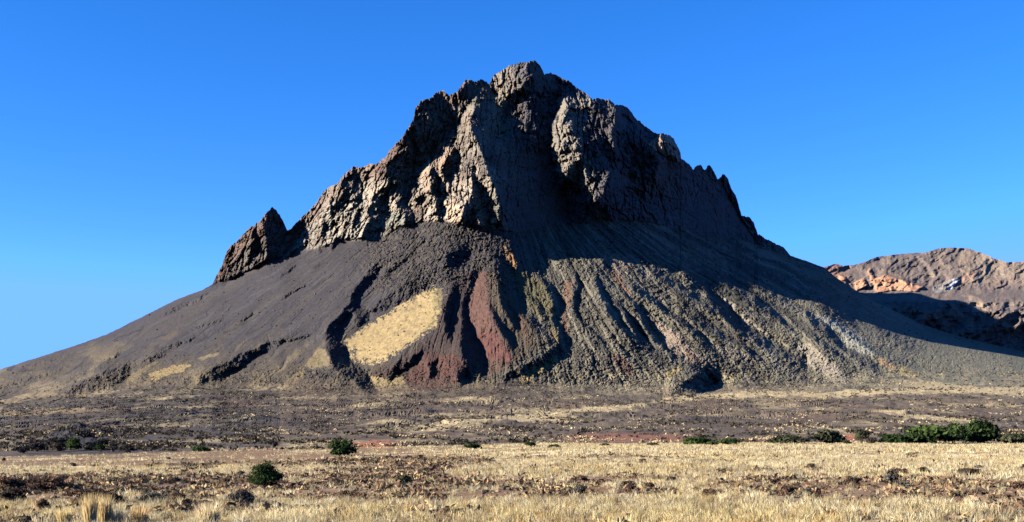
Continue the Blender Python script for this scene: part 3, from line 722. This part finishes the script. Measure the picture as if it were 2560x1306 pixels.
def stem_mesh(paths, r0):
    Vs, Qs = [], []; k = 0
    for p in paths:
        p = np.asarray(p, float); m = len(p)
        for i, q in enumerate(p):
            r = r0 * (1 - .8 * i / (m - 1))
            for j in range(5):
                t = j * 2 * math.pi / 5
                Vs.append(q + np.array([math.cos(t) * r, math.sin(t) * r, 0]))
        for i in range(m - 1):
            for j in range(5):
                Qs.append([k + i * 5 + j, k + i * 5 + (j + 1) % 5, k + (i + 1) * 5 + (j + 1) % 5, k + (i + 1) * 5 + j])
        k += m * 5
    return np.array(Vs), np.array(Qs)

def shrub(name, loc, w, h, cols, label, cat, n=1500, lumps=9, leaf=None, d=None, group=None, upright=0.0, open_=0.28):
    """lumpy leafy crown on a few branching stems; w, h, d in metres"""
    d = d or w * .8
    root = bpy.data.objects.new(name, None); C.objects.link(root); root.location = loc
    tag(root, label, cat, group)
    ctr, rad = [], []
    for i in range(lumps):
        a = rng.uniform(0, 2 * math.pi); q = rng.uniform(0, 1) ** .6
        z = rng.uniform(.14, .78)
        lim = math.sqrt(max(.05, 1 - ((z - .38) / .62) ** 2))
        ctr.append([math.cos(a) * q * lim * w * .34, math.sin(a) * q * lim * d * .34, z * h]); rad.append(rng.uniform(.13, .32))
    ctr.append([0, 0, .42 * h]); rad.append(.40)
    ctr.append([rng.uniform(-.1, .1) * w, 0, .70 * h]); rad.append(.28)
    ctr = np.array(ctr); rad = np.array(rad)
    pick = rng.choice(len(ctr), n, p=rad ** 2 / (rad ** 2).sum())
    dirs = unit(n); dirs[:, 2] = np.where(dirs[:, 2] < -.3, -dirs[:, 2] * .6, dirs[:, 2])
    q = rng.uniform(.55 - open_, 1.08, n)[:, None] * (1 + .25 * rng.normal(size=(n, 1)) * (rng.random((n, 1)) < .15))
    P = ctr[pick] + dirs * q * (rad[pick][:, None] * np.array([w, d, h]) * np.array([.95, .95, 1.0]))
    P[:, 2] = np.clip(P[:, 2], .02 * h, h * 1.04)
    P[:, :2] *= np.minimum(1, .80 + .7 * P[:, 2:3] / h)
    V, Q = leaf_quads(P, leaf or w * .035, 1.6, dirs)
    cols = np.array(cols, float)
    cc = cols[rng.choice(len(cols), len(ctr))][pick] * rng.uniform(.65, 1.4, (n, 1))
    make_mesh('crown', V, quads=Q, mat=MAT_LEAF, col=np.repeat(cc, 4, 0), parent=root)
    paths = []
    for i in range(min(7, lumps)):
        e = ctr[i]; m_ = e * .5 + np.array([0, 0, .05 * h]) + rng.normal(size=3) * .03 * w
        paths.append([np.array([e[0] * .08, e[1] * .08, -.05]), m_ * np.array([.7, .7, .8]), e, e + (e - m_) * .6])
    V, Q = stem_mesh(paths, max(.012 * w, .015))
    make_mesh('stem', V, quads=Q, mat=MAT_STEM, col=np.tile([[.055, .042, .034]], (len(V), 1)), parent=root)
    return root

def shrub_px(name, u0, u1, vt, vb, cols, label, cat='shrub', Y=None, **k):
    u = (u0 + u1) / 2
    if Y is None: x, y, z = at_row(u, vb)
    else:
        y = Y; x = (u - 1280) / F * y; z = float(ground_z(x, y))
        if y > 285: x, y, z = on_mountain(u, vb)
    w = (u1 - u0) * y / F
    top = CAM_H + (VH - vt) / F * y
    return shrub(name, (x, y, z - .02 * w), w * 1.18, max(top - z, .25 * w) * 1.12, cols, label, cat, **k)

DG = [(.013, .023, .009), (.019, .031, .011), (.026, .040, .014)]
BG = [(.024, .040, .012), (.032, .050, .015), (.019, .032, .012)]
OG = [(.030, .034, .018), (.042, .044, .025), (.022, .026, .015)]
GY = [(.060, .056, .044), (.085, .078, .060), (.045, .040, .034)]
DK = [(.030, .022, .018), (.044, .032, .025), (.020, .016, .014)]
RB = [(.056, .034, .025), (.075, .047, .032), (.036, .024, .019)]
shrub_px('bush', 617, 703, 1158, 1224, DG, 'round dark green bush standing alone in the straw grass', 'bush', n=8000, lumps=16, leaf=.032, open_=.02)
shrub_px('bush', 832, 887, 1101, 1142, DG, 'round dark green bush beside the bare red earth bank', 'bush', n=3400, lumps=12, open_=.05)
shrub_px('shrub', 1706, 1772, 1095, 1128, BG, 'bright green shrub, widest of the small clump on the plain before the dark rock outcrop', Y=205, n=2200)
shrub_px('shrub', 1763, 1797, 1110, 1127, BG, 'small low green shrub squeezed between two larger bright green ones', Y=200, n=900)
shrub_px('shrub', 1796, 1853, 1099, 1126, DG, 'rounded green shrub with a dark shaded side, beside the bright green clump', Y=203, n=1800)
shrub_px('shrub', 1732, 1764, 1083, 1100, DK, 'dark twiggy shrub peeping over the bright green clump', Y=262, n=900)
shrub_px('shrub', 1618, 1650, 1109, 1129, OG, 'small olive hemispherical shrub at the end of the red bank', Y=195, n=1000)
shrub_px('shrub', 1497, 1526, 1110, 1131, OG, 'thin olive shrub below the dark notch in the red bank', Y=190, n=800, open_=.2)
shrub_px('shrub', 1314, 1343, 1105, 1130, DG, 'small dark shrub with a green foot, at the start of the red bank', Y=190, n=800)
shrub_px('shrub', 1369, 1403, 1117, 1132, DG, 'flat green shrub lying low before the red bank', Y=180, n=800)
shrub_px('shrub', 1931, 2016, 1089, 1121, OG, 'wide olive shrub at the near end of the long shrub row', Y=205, n=2400, lumps=12)
shrub_px('shrub', 2012, 2032, 1080, 1116, GY, 'bare grey leafless shrub between two olive shrubs', Y=203, n=260, open_=.4, leaf=.10)
shrub_px('shrub', 2030, 2109, 1077, 1117, OG, 'olive shrub with fanned grey stems beside the red earth gap', Y=205, n=2600, lumps=11)
shrub_px('shrub', 2099, 2133, 1101, 1117, OG, 'knee-high olive shrub in front of the red earth gap', Y=200, n=700)
shrub_px('shrub', 2133, 2176, 1075, 1115, OG, 'upright brownish green shrub just past the red earth gap', Y=208, n=1600)
shrub_px('shrub', 2163, 2196, 1095, 1115, DK, 'dark round shrub at the foot of the upright brownish one', Y=200, n=900)
shrub_px('shrub', 2196, 2263, 1086, 1113, DG, 'low dark green shrub in the middle of the long shrub row', Y=210, n=1800)
shrub_px('shrub', 2263, 2367, 1069, 1112, BG, 'broad mid-green shrub leaning against the tall dark bushes', Y=212, n=3200, lumps=13)
shrub_px('bush', 2352, 2414, 1060, 1111, DG, 'tall green bush, second largest of the long shrub row', 'bush', Y=216, n=2600, lumps=10)
shrub_px('bush', 2405, 2500, 1052, 1110, DG, 'largest dark green bush with a domed crown in the long shrub row', 'bush', Y=220, n=4200, lumps=14)
shrub_px('shrub', 2498, 2575, 1084, 1109, OG, 'dull olive scrub trailing away after the largest dark bush', Y=218, n=1800)
shrub_px('shrub', 162, 206, 1096, 1128, BG, 'green shrub growing against the dark lava hump', Y=330, n=1500)
shrub_px('shrub', 237, 266, 1112, 1131, DG, 'dark green shrub at the edge of the dark lava hump', Y=320, n=900)
shrub_px('shrub', 267, 298, 1108, 1131, GY, 'pale grey-green shrub just outside the dark lava hump', Y=320, n=900)
shrub_px('shrub', 130, 165, 1107, 1131, DK, 'blackish shrub at the foot of the dark lava hump', Y=325, n=900)
for u_, w_, t_ in [(92, 44, 1108), (150, 52, 1094), (212, 60, 1084), (252, 46, 1098), (60, 40, 1112), (185, 44, 1100), (318, 40, 1112), (228, 40, 1106)]:
    shrub_px('shrub', u_ - w_ / 2, u_ + w_ / 2, t_, t_ + 22, [(.018, .017, .018), (.026, .026, .024), (.014, .014, .015)], 'blackish scrub bush on the dark lava hump, one of several alike', Y=400, n=700, group='blackish scrub bushes on the dark lava hump')
shrub_px('shrub', 480, 533, 1117, 1139, DG, 'flat dark shrub at the start of the reddish slope edge', Y=300, n=1200)
shrub_px('shrub', 1138, 1166, 1104, 1126, DK, 'dark shrub standing behind a low green one past the red earth bank', Y=262, n=900)
shrub_px('shrub', 1158, 1205, 1116, 1139, DG, 'low green shrub spreading in front of a dark one', Y=185, n=1300)
shrub_px('dry_shrub', 572, 639, 1226, 1263, GY, 'grey-brown dome of dry twigs below the round dark green bush', n=2600, leaf=.035)
shrub_px('dry_shrub', 452, 482, 1248, 1274, RB, 'dark reddish dry shrub touching the pale grass below the grey dome', n=900, leaf=.03)
shrub_px('dry_shrub', 348, 414, 1231, 1262, GY, 'wide grey dry shrub above the tall straw tufts', n=2000, leaf=.035)
shrub_px('dry_shrub', 418, 468, 1232, 1257, RB, 'brown dry shrub adjoining the wide grey one', n=1200, leaf=.035)
shrub_px('dry_shrub', -6, 68, 1224, 1262, DK, 'dark greenish dry shrub at the photo edge behind pale tufts', n=2200, leaf=.035)
shrub_px('dry_shrub', 92, 130, 1248, 1280, RB, 'rust-brown dry shrub sunk in the pale tufts by the tall straw plumes', n=1100, leaf=.03)
shrub_px('dry_shrub', 60, 165, 1192, 1228, RB, 'spreading reddish brown dry shrub, widest in the brown scrub patch', n=2600, leaf=.05)
shrub_px('dry_shrub', -10, 70, 1196, 1226, RB, 'reddish brown scrub bush cut by the photo edge', n=2000, leaf=.05)
shrub_px('dry_shrub', 190, 300, 1224, 1262, RB, 'brown thicket of dry twigs rising behind the tall straw plumes', n=2600, leaf=.045)
shrub_px('dry_shrub', 1746, 1808, 1222, 1246, RB, 'brown grassy cushion with a shaded flank on the stony strip', n=1800, leaf=.03)
shrub_px('dry_shrub', 988, 1032, 1188, 1213, OG, 'yellowish green cushion shrub with a dark side in the pale grass', n=1200, leaf=.035)
shrub_px('dry_shrub', 1660, 1694, 1194, 1211, DK, 'small purplish dry shrub at the edge of the dense straw', n=800, leaf=.04)
shrub_px('dry_shrub', 2108, 2152, 1192, 1214, DK, 'purple-brown dome shrub at the border of straw and stones', n=1200, leaf=.04)
shrub_px('dry_shrub', 2214, 2246, 1176, 1211, GY, 'spindly grey shrub rising from the straw field', n=700, open_=.3, leaf=.05)
shrub_px('dry_shrub', 2396, 2452, 1172, 1189, DK, 'long flat dark shrub lying in the straw field', n=1300, leaf=.05)

# small dry cushions nobody could tell apart
proto = []
for i in range(4):
    o = shrub('dry_cushion', (0, 0, 0), 1.0, .55, [DK, RB, GY, RB][i], 'small dry brown cushion plant, one of many alike scattered over the plain', 'shrub', n=420, lumps=6, leaf=.05, group='small dry cushion plants scattered over the plain')
    proto.append(o)
def copy_thing(r):
    c = r.copy(); C.objects.link(c)
    for ch in list(r.children):
        k = ch.copy(); C.objects.link(k); k.parent = c
    return c
spots = []
while len(spots) < 110:
    u = rng.uniform(-20, 2580); v = rng.uniform(1138, 1296) if rng.random() < .6 else rng.uniform(1195, 1255)
    p = .9 if (u < 620 and 1150 < v < 1270) else (.24 if 1195 < v < 1258 else .14)
    if rng.random() < p: spots.append((u, v))
for i, (u, v) in enumerate(spots):
    x, y, z = at_row(u, v)
    o = proto[i] if i < 4 else copy_thing(proto[rng.integers(4)])
    s_ = rng.uniform(.2, .7) * (1 + .005 * y)
    o.location = (x, y, z - .02); o.rotation_euler = (0, 0, rng.uniform(0, 6.28)); o.scale = (s_ * rng.uniform(.8, 1.6), s_, s_ * rng.uniform(.6, 1.1))

# stones
def rock_geo(seed, n=16):
    r = np.random.default_rng(seed)
    import bmesh
    bm = bmesh.new()
    p = r.normal(size=(n, 3)); p /= np.linalg.norm(p, axis=1, keepdims=True); p *= r.uniform(.75, 1.0, (n, 1))
    for q in p: bm.verts.new(q * np.array([.5, .42, .36]))
    g = bmesh.ops.convex_hull(bm, input=bm.verts[:])
    bmesh.ops.delete(bm, geom=[v for v in bm.verts if not v.link_faces], context='VERTS')
    bm.verts.index_update()
    V = np.array([v.co[:] for v in bm.verts]); T = np.array([[v.index for v in f.verts] for f in bm.faces])
    bm.free(); return V, T
GEO = [rock_geo(700 + i, 14 + i * 2) for i in range(8)]
STONE_MESH = []
for i, c in enumerate([(.050, .040, .034), (.070, .052, .040), (.036, .031, .030), (.085, .066, .050)]):
    V, T = GEO[i]
    STONE_MESH.append(make_mesh('stone', V, tris=T, mat=MAT_STONE, col=np.tile([c], (len(V), 1)), link=False))
def stone(name, x, y, z, s, label, group=None, k=0, flat=1.0):
    o = bpy.data.objects.new(name, STONE_MESH[k]); C.objects.link(o)
    o.location = (x, y, z + .12 * s * flat); o.scale = (s, s, s * flat); o.rotation_euler = (rng.uniform(-.2, .2), rng.uniform(-.2, .2), rng.uniform(0, 6.28))
    tag(o, label, 'stone' if name == 'stone' else 'boulder', group); return o
for u, v, wpx, k, lab in [(1970, 1290, 22, 2, 'dark stone casting a long shadow, beside the reddish dead stump'), (1599, 1284, 12, 2, 'small upright dark stone in the pale grass'),
                          (1687, 1294, 30, 3, 'light-topped stone with a black shaded end in the bottom grass'), (1452, 1254, 40, 2, 'flat dark rock slab on the stony strip'),
                          (1190, 1270, 20, 1, 'brown stone half buried at the edge of the pale grass'), (2400, 1258, 16, 1, 'reddish brown stone among sparse yellow tufts')]:
    x, y, z = at_row(u, v); stone('stone', x, y, z, wpx * y / F, lab, None, k, .8)
x, y, z = at_row(2076, 1294)
paths = [[np.array([rng.uniform(-.05, .05), rng.uniform(-.05, .05), -.03]), np.array([math.cos(a) * .14, math.sin(a) * .14, .12 + .06 * rng.random()]), np.array([math.cos(a + .5) * .24, math.sin(a + .5) * .24, rng.uniform(.14, .34)])] for a in np.linspace(0, 5.6, 8)]
V, Q = stem_mesh(paths, .045)
o = make_mesh('dead_stump', V, quads=Q, mat=MAT_STEM, col=np.tile([[.085, .042, .028]], (len(V), 1))); o.location = (x, y, z); tag(o, 'reddish dead shrub stump with splayed broken stems on the stony ground', 'stump')
for i in range(110):
    u = rng.uniform(0, 2560); v = rng.uniform(1205, 1258) if rng.random() < .75 else rng.uniform(1258, 1300)
    if u < 600 and rng.random() < .5: continue
    x, y, z = at_row(u, v)
    stone('stone', x, y, z, rng.uniform(.10, .34), 'small brown stone on the bare stony ground, one of many alike', 'small stones on the stony ground', int(rng.integers(4)), rng.uniform(.6, 1))
V_, T_, C_ = [], [], []; k = 0
for i in range(8500):
    y = 26 + 75 * rng.random() ** .8; x = rng.uniform(-.5, .5) * y
    g_ = GEO[rng.integers(8)]; s = rng.uniform(.05, .20) * (1 + y / 50) * rng.random() ** .7
    a = rng.uniform(0, 6.28); R_ = np.array([[math.cos(a), -math.sin(a), 0], [math.sin(a), math.cos(a), 0], [0, 0, .8]])
    V_.append(g_[0] @ R_.T * s + np.array([x, y, float(ground_z(x, y)) + .08 * s])); T_.append(g_[1] + k); k += len(g_[0])
    C_.append(np.tile([np.array([.095, .064, .045]) * rng.uniform(.35, 1.9)], (len(g_[0]), 1)))
o = make_mesh('gravel', np.vstack(V_), tris=np.vstack(T_), mat=MAT_STONE, col=np.vstack(C_)); tag(o, 'loose brown gravel between the straw tufts of the plain', 'gravel', kind='stuff')

# boulders in the rubble at the foot of the mountain
clusters = [(c5((100,900),(740,880),(740,1140),(300,1150),(100,1080)), 70, 'grey boulder in the dark rubble fan below the middle gullies', 'boulders of the dark rubble fan', 9),
            (c5((660,1040),(1040,1020),(1140,1080),(1000,1220),(660,1230)), 45, 'blocky boulder on the rim of the shaded hollow at the scree foot', 'boulders around the shaded hollow', 10),
            (c5((1400,1080),(1790,1080),(1800,1150),(1300,1170),(1290,1110)), 45, 'boulder in the low stone field under the pale eroded bank', 'boulders under the pale eroded bank', 9),
            (pp((600,1010),(880,1005),(900,1040),(640,1050)), 30, 'dark boulder along the edge of the grey slope base', 'boulders along the grey slope base', 9),
            (pp((420,980),(590,955),(600,980),(440,1000)), 25, 'black lava boulder on the low bench of the smooth slope', 'lava boulders on the smooth slope bench', 8)]
for poly, n, lab, grp, big_ in clusters:
    c = 0
    while c < n:
        u = rng.uniform(poly[:, 0].min(), poly[:, 0].max()); v = rng.uniform(poly[:, 1].min(), poly[:, 1].max())
        if not inside(poly, np.array([u]), np.array([v]))[0]: continue
        x, y, z = on_mountain(u, v)
        stone('boulder', x, y, z, rng.uniform(.45, 1.0) ** 1.5 * big_ * y / F, lab, grp, int(rng.integers(4)), rng.uniform(.8, 1.2)); c += 1

# loose blocks on the scree and at its foot: far too many to count
V_, T_, C_ = [], [], []; k = 0
nb = 0
while nb < 11000:
    u = rng.uniform(0, 2560); v = rng.uniform(620, 1075)
    p = .14 + .5 * (u > 1330 and v > 680) + .4 * (860 < u < 1330 and v < 780) + .5 * (v > 960) * (u > 500)
    if rng.random() > p: continue
    ci = int((u - mu[0]) / (mu[1] - mu[0]))
    if v < max(mvs[ci] + 3, ip(FOOT, u)): continue
    x, y, z = on_mountain(u, v)
    g_ = GEO[rng.integers(8)]; s = (1.1 + 4.2 * rng.random() ** 4) * y / F
    a = rng.uniform(0, 6.28); R_ = np.array([[math.cos(a), -math.sin(a), 0], [math.sin(a), math.cos(a), 0], [0, 0, 1.]])
    V_.append(g_[0] @ R_.T * s * 1.6 + np.array([x, y, z + .1 * s])); T_.append(g_[1] + k); k += len(g_[0])
    C_.append(np.tile([np.array([.052, .048, .040] if u > 1300 else [.036, .032, .031]) * rng.uniform(.45, 1.7)], (len(g_[0]), 1))); nb += 1
o = make_mesh('rock_debris', np.vstack(V_), tris=np.vstack(T_), mat=MAT_STONE, col=np.vstack(C_)); tag(o, 'loose rock debris strewn over the gullied scree slopes', 'debris', kind='stuff')

# scrub on the apron between plain and mountain
def scatter_clumps(name, n, choose, size, colf, label, cat, tall=.6, q=7):
    P, S_, K = [], [], []
    while len(P) < n:
        m = n
        u = rng.uniform(-60, 2620, m); v = 1128 - 200 * rng.random(m) ** 1.15
        keep = rng.random(m) < choose(u, v)
        for a, b in zip(u[keep], v[keep]):
            p = on_mountain(a, b)
            if p[1] < 295: continue
            P.append(p); S_.append(rng.uniform(.5, 1.3) * size * (.55 + p[1] / 1500)); K.append((a, b))
            if len(P) >= n: break
    P = np.array(P); S_ = np.array(S_); K = np.array(K)
    pts = np.repeat(P, q, 0) + rng.normal(size=(n * q, 3)) * np.repeat(S_, q)[:, None] * np.array([.55, .45, .22]) + np.repeat(S_, q)[:, None] * np.array([0, 0, tall * .45])
    V, Q = leaf_quads(pts, np.repeat(S_, q) * .42, 1.3)
    cc = np.repeat(colf(K[:, 0], K[:, 1], n), q * 4, 0)
    o = make_mesh(name, V, quads=Q, mat=MAT_LEAF, col=cc); tag(o, label, cat, kind='stuff')
pal = lambda cols: (lambda u, v, n: np.array(cols)[rng.integers(len(cols), size=n)] * rng.uniform(.6, 1.4, (n, 1)))
pn = lambda u, v, s, a, b: perlin(np.asarray(u) / a, np.asarray(v) / b, s)
BASEV = lambda u: ip(BASE, u)
bare = lambda u, v: 1 - .72 * (((u > 870) & (u < 1020) & (v > 1098)) | ((u > 1390) & (u < 1740) & (v > 1088)) | ((u > 560) & (u < 740) & (v > 1112)) | ((u > 2095) & (u < 2145) & (v > 1080)))
scatter_clumps('scrub_undergrowth', 9500, lambda u, v: bare(u, v) * np.clip(.22 + 1.2 * pn(u, v, 801, 150, 10) + .4 * (u < 700) * (v < 1130), .03, 1) * smooth(BASEV(u) - 75, BASEV(u) + 5, v), 1.15, pal([(.024, .021, .018), (.034, .028, .022), (.030, .032, .020), (.042, .032, .024), (.016, .015, .015)]),
               'dark low scrub covering the apron below the mountain', 'undergrowth')
scatter_clumps('dry_grass', 5200, lambda u, v: np.clip(.1 + 1.2 * pn(u, v, 811, 190, 14), .02, 1) * smooth(BASEV(u) - 60, BASEV(u) + 5, v), .8, pal([(.26, .20, .115), (.20, .16, .09), (.30, .24, .14)]),
               'pale dry grass patches on the apron below the mountain', 'grass')

# dead brown scrub on the stony strips
P = []
while len(P) < 5200:
    m = 20000
    y = np.sqrt(rng.uniform(26 ** 2, 120 ** 2, m)); x = rng.uniform(-.5, .5, m) * y
    g, u, v = ground_cover(x, y)
    k_ = np.clip(.62 - 1.1 * g, .03, 1) * (1 - .35 * smooth(900, 500, u) * smooth(1215, 1190, v)) * (.35 + .65 * smooth(1170, 1200, v)) * (.3 + perlin(x / 2.5, y / 4, 551) * 1.2)
    q = np.stack([x, y, ground_z(x, y)], 1)[rng.random(m) < k_]
    P.extend(q.tolist())
P = np.array(P[:5200]); S_ = rng.uniform(.08, .24, 5200) * (1 + P[:, 1] / 130)
q = 9
pts = np.repeat(P, q, 0) + rng.normal(size=(5200 * q, 3)) * np.repeat(S_, q)[:, None] * np.array([.5, .4, .22]) + np.repeat(S_, q)[:, None] * np.array([0, 0, .28])
V, Q = leaf_quads(pts, np.repeat(S_, q) * .30, 1.5)
pc = np.array([(.105, .066, .042), (.15, .10, .058), (.062, .043, .033), (.22, .165, .09), (.085, .060, .042), (.10, .09, .055)])
o = make_mesh('dead_undergrowth', V, quads=Q, mat=MAT_LEAF, col=np.repeat(pc[rng.integers(6, size=5200)] * rng.uniform(.6, 1.4, (5200, 1)), q * 4, 0)); tag(o, 'dead brown undergrowth on the stony strips of the plain', 'undergrowth', kind='stuff')

# straw grass of the plain
def tufts(n, y0, y1, blades, seg, hgt, wid, thin):
    pos = []
    while sum(map(len, pos)) < n:
        m = n * 2
        y = np.sqrt(rng.uniform(y0 ** 2, y1 ** 2, m)); x = rng.uniform(-.52, .52, m) * y
        g, u, v = ground_cover(x, y)
        pos.append(np.stack([x, y], 1)[rng.random(m) < np.clip((g - .32) * 1.5, .04, 1) ** thin])
    pos = np.vstack(pos)[:n]
    kind = rng.random(n)
    th_ = hgt * rng.uniform(.55, 1.25, n) * np.where(kind < .12, 1.35, 1)
    base = np.array([(.40, .335, .185), (.46, .395, .235), (.35, .265, .125), (.42, .37, .24), (.24, .19, .115)])
    tc = base[rng.integers(len(base), size=n)] * rng.uniform(.7, 1.2, (n, 1)) * (1 + .45 * fbm(pos[:, :1] / 5, pos[:, 1:] / 8, 3, 541)) * (1 - np.array([0, .03, .12]) * 3 * np.clip(fbm(pos[:, :1] / 12, pos[:, 1:] / 20, 2, 545), 0, 1))
    N_ = n * blades
    T = np.repeat(np.arange(n), blades)
    rr_ = rng.random(N_) ** .5 * np.repeat(rng.uniform(.07, .17, n) * (1 + y0 / 120), blades); aa = rng.uniform(0, 6.283, N_)
    bx_ = pos[T, 0] + rr_ * np.cos(aa); by_ = pos[T, 1] + rr_ * np.sin(aa); bz_ = ground_z(bx_, by_) - .02
    h = th_[T] * rng.uniform(.5, 1.15, N_)
    lean_ = rng.uniform(.1, .75, N_) * h; la = aa + rng.normal(size=N_) * .7
    B = np.stack([bx_, by_, bz_], 1)
    wv = np.stack([-np.sin(la + rng.normal(size=N_)), np.cos(la + rng.normal(size=N_)), 0 * la], 1); wv[:, 0] += .4
    w = (wid * rng.uniform(.6, 1.4, N_))[:, None]
    tip = B + np.stack([np.cos(la) * lean_, np.sin(la) * lean_, h], 1)
    cc = tc[T] * rng.uniform(.7, 1.3, (N_, 1))
    if seg == 1:
        V = np.stack([B - wv * w, B + wv * w, tip], 1).reshape(-1, 3)
        return V, None, np.arange(N_ * 3).reshape(-1, 3), np.repeat(cc, 3, 0)
    mid = B + np.stack([np.cos(la) * lean_ * .3, np.sin(la) * lean_ * .3, h * .62], 1)
    V = np.stack([B - wv * w, B + wv * w, mid + wv * w * .75, mid - wv * w * .75, tip], 1).reshape(-1, 3)
    i = np.arange(N_)[:, None] * 5
    return V, i + np.array([[0, 1, 2, 3]]), i + np.array([[3, 2, 4]]), np.repeat(cc, 5, 0)
for n, y0, y1, b, sg, h, w, th__, lab in [(4300, 24, 52, 34, 2, .27, .0075, 1.0, 'pale straw grass tufts nearest the camera'), (10500, 52, 115, 16, 1, .28, .018, 1.0, 'straw grass tufts across the middle of the plain'), (17000, 115, 250, 7, 1, .34, .045, .9, 'distant straw grass at the far side of the plain')]:
    V, Q, T, cc = tufts(n, y0, y1, b, sg, h, w, th__)
    o = make_mesh('straw_grass', V, quads=Q, tris=T, mat=MAT_GRASS, col=cc); tag(o, lab, 'grass', kind='stuff')

def big_tuft(u, v, hpx, wpx, label, n=260, colr=(.56, .42, .20)):
    x, y, z = at_row(u, min(v, 1330)); h = hpx * y / F; r = wpx * y / F / 2
    a = rng.uniform(0, 6.283, n); q = rng.random(n) ** .6 * r * .45
    B = np.stack([q * np.cos(a), q * np.sin(a), 0 * a], 1)
    hh = h * rng.uniform(.45, 1.05, n); le = rng.uniform(.0, .5, n) * r
    mid = B + np.stack([np.cos(a) * le * .35, np.sin(a) * le * .35, hh * .6], 1)
    tip = B + np.stack([np.cos(a) * le, np.sin(a) * le, hh], 1)
    t = rng.uniform(0, 3.14, n); wv = np.stack([np.cos(t), np.sin(t), 0 * t], 1) * .006
    V = np.stack([B - wv, B + wv, mid + wv, mid - wv, tip], 1).reshape(-1, 3); i = np.arange(n)[:, None] * 5
    cc = np.array(colr) * rng.uniform(.6, 1.3, (n, 1))
    o = make_mesh('grass_tuft', V, quads=i + np.array([[0, 1, 2, 3]]), tris=i + np.array([[3, 2, 4]]), mat=MAT_GRASS, col=np.repeat(cc, 5, 0))
    o.location = (x, y, z); tag(o, label, 'grass tuft')
big_tuft(225, 1322, 92, 60, 'tall golden straw tuft, tallest plumes at the bottom of the plain', 420)
big_tuft(262, 1318, 86, 60, 'tall golden straw tuft with two stiff plumes, joined to the tallest one', 380)
big_tuft(290, 1316, 60, 90, 'thin greyish straw tuft leaning away from the golden plumes', 200, (.42, .36, .22))
big_tuft(350, 1318, 55, 66, 'rounded golden tuft with a rusty base, next to the tall plumes', 420, (.58, .40, .18))
big_tuft(160, 1316, 50, 60, 'yellow tuft on the other side of the tall plumes, over grey scrub', 340, (.58, .45, .20))
big_tuft(103, 1278, 42, 50, 'pinkish tan tuft standing over a rust-brown shrub', 320, (.50, .36, .22))
big_tuft(520, 1314, 62, 110, 'broad pale tuft of fine straw below the grey dome shrub', 520, (.60, .48, .27))
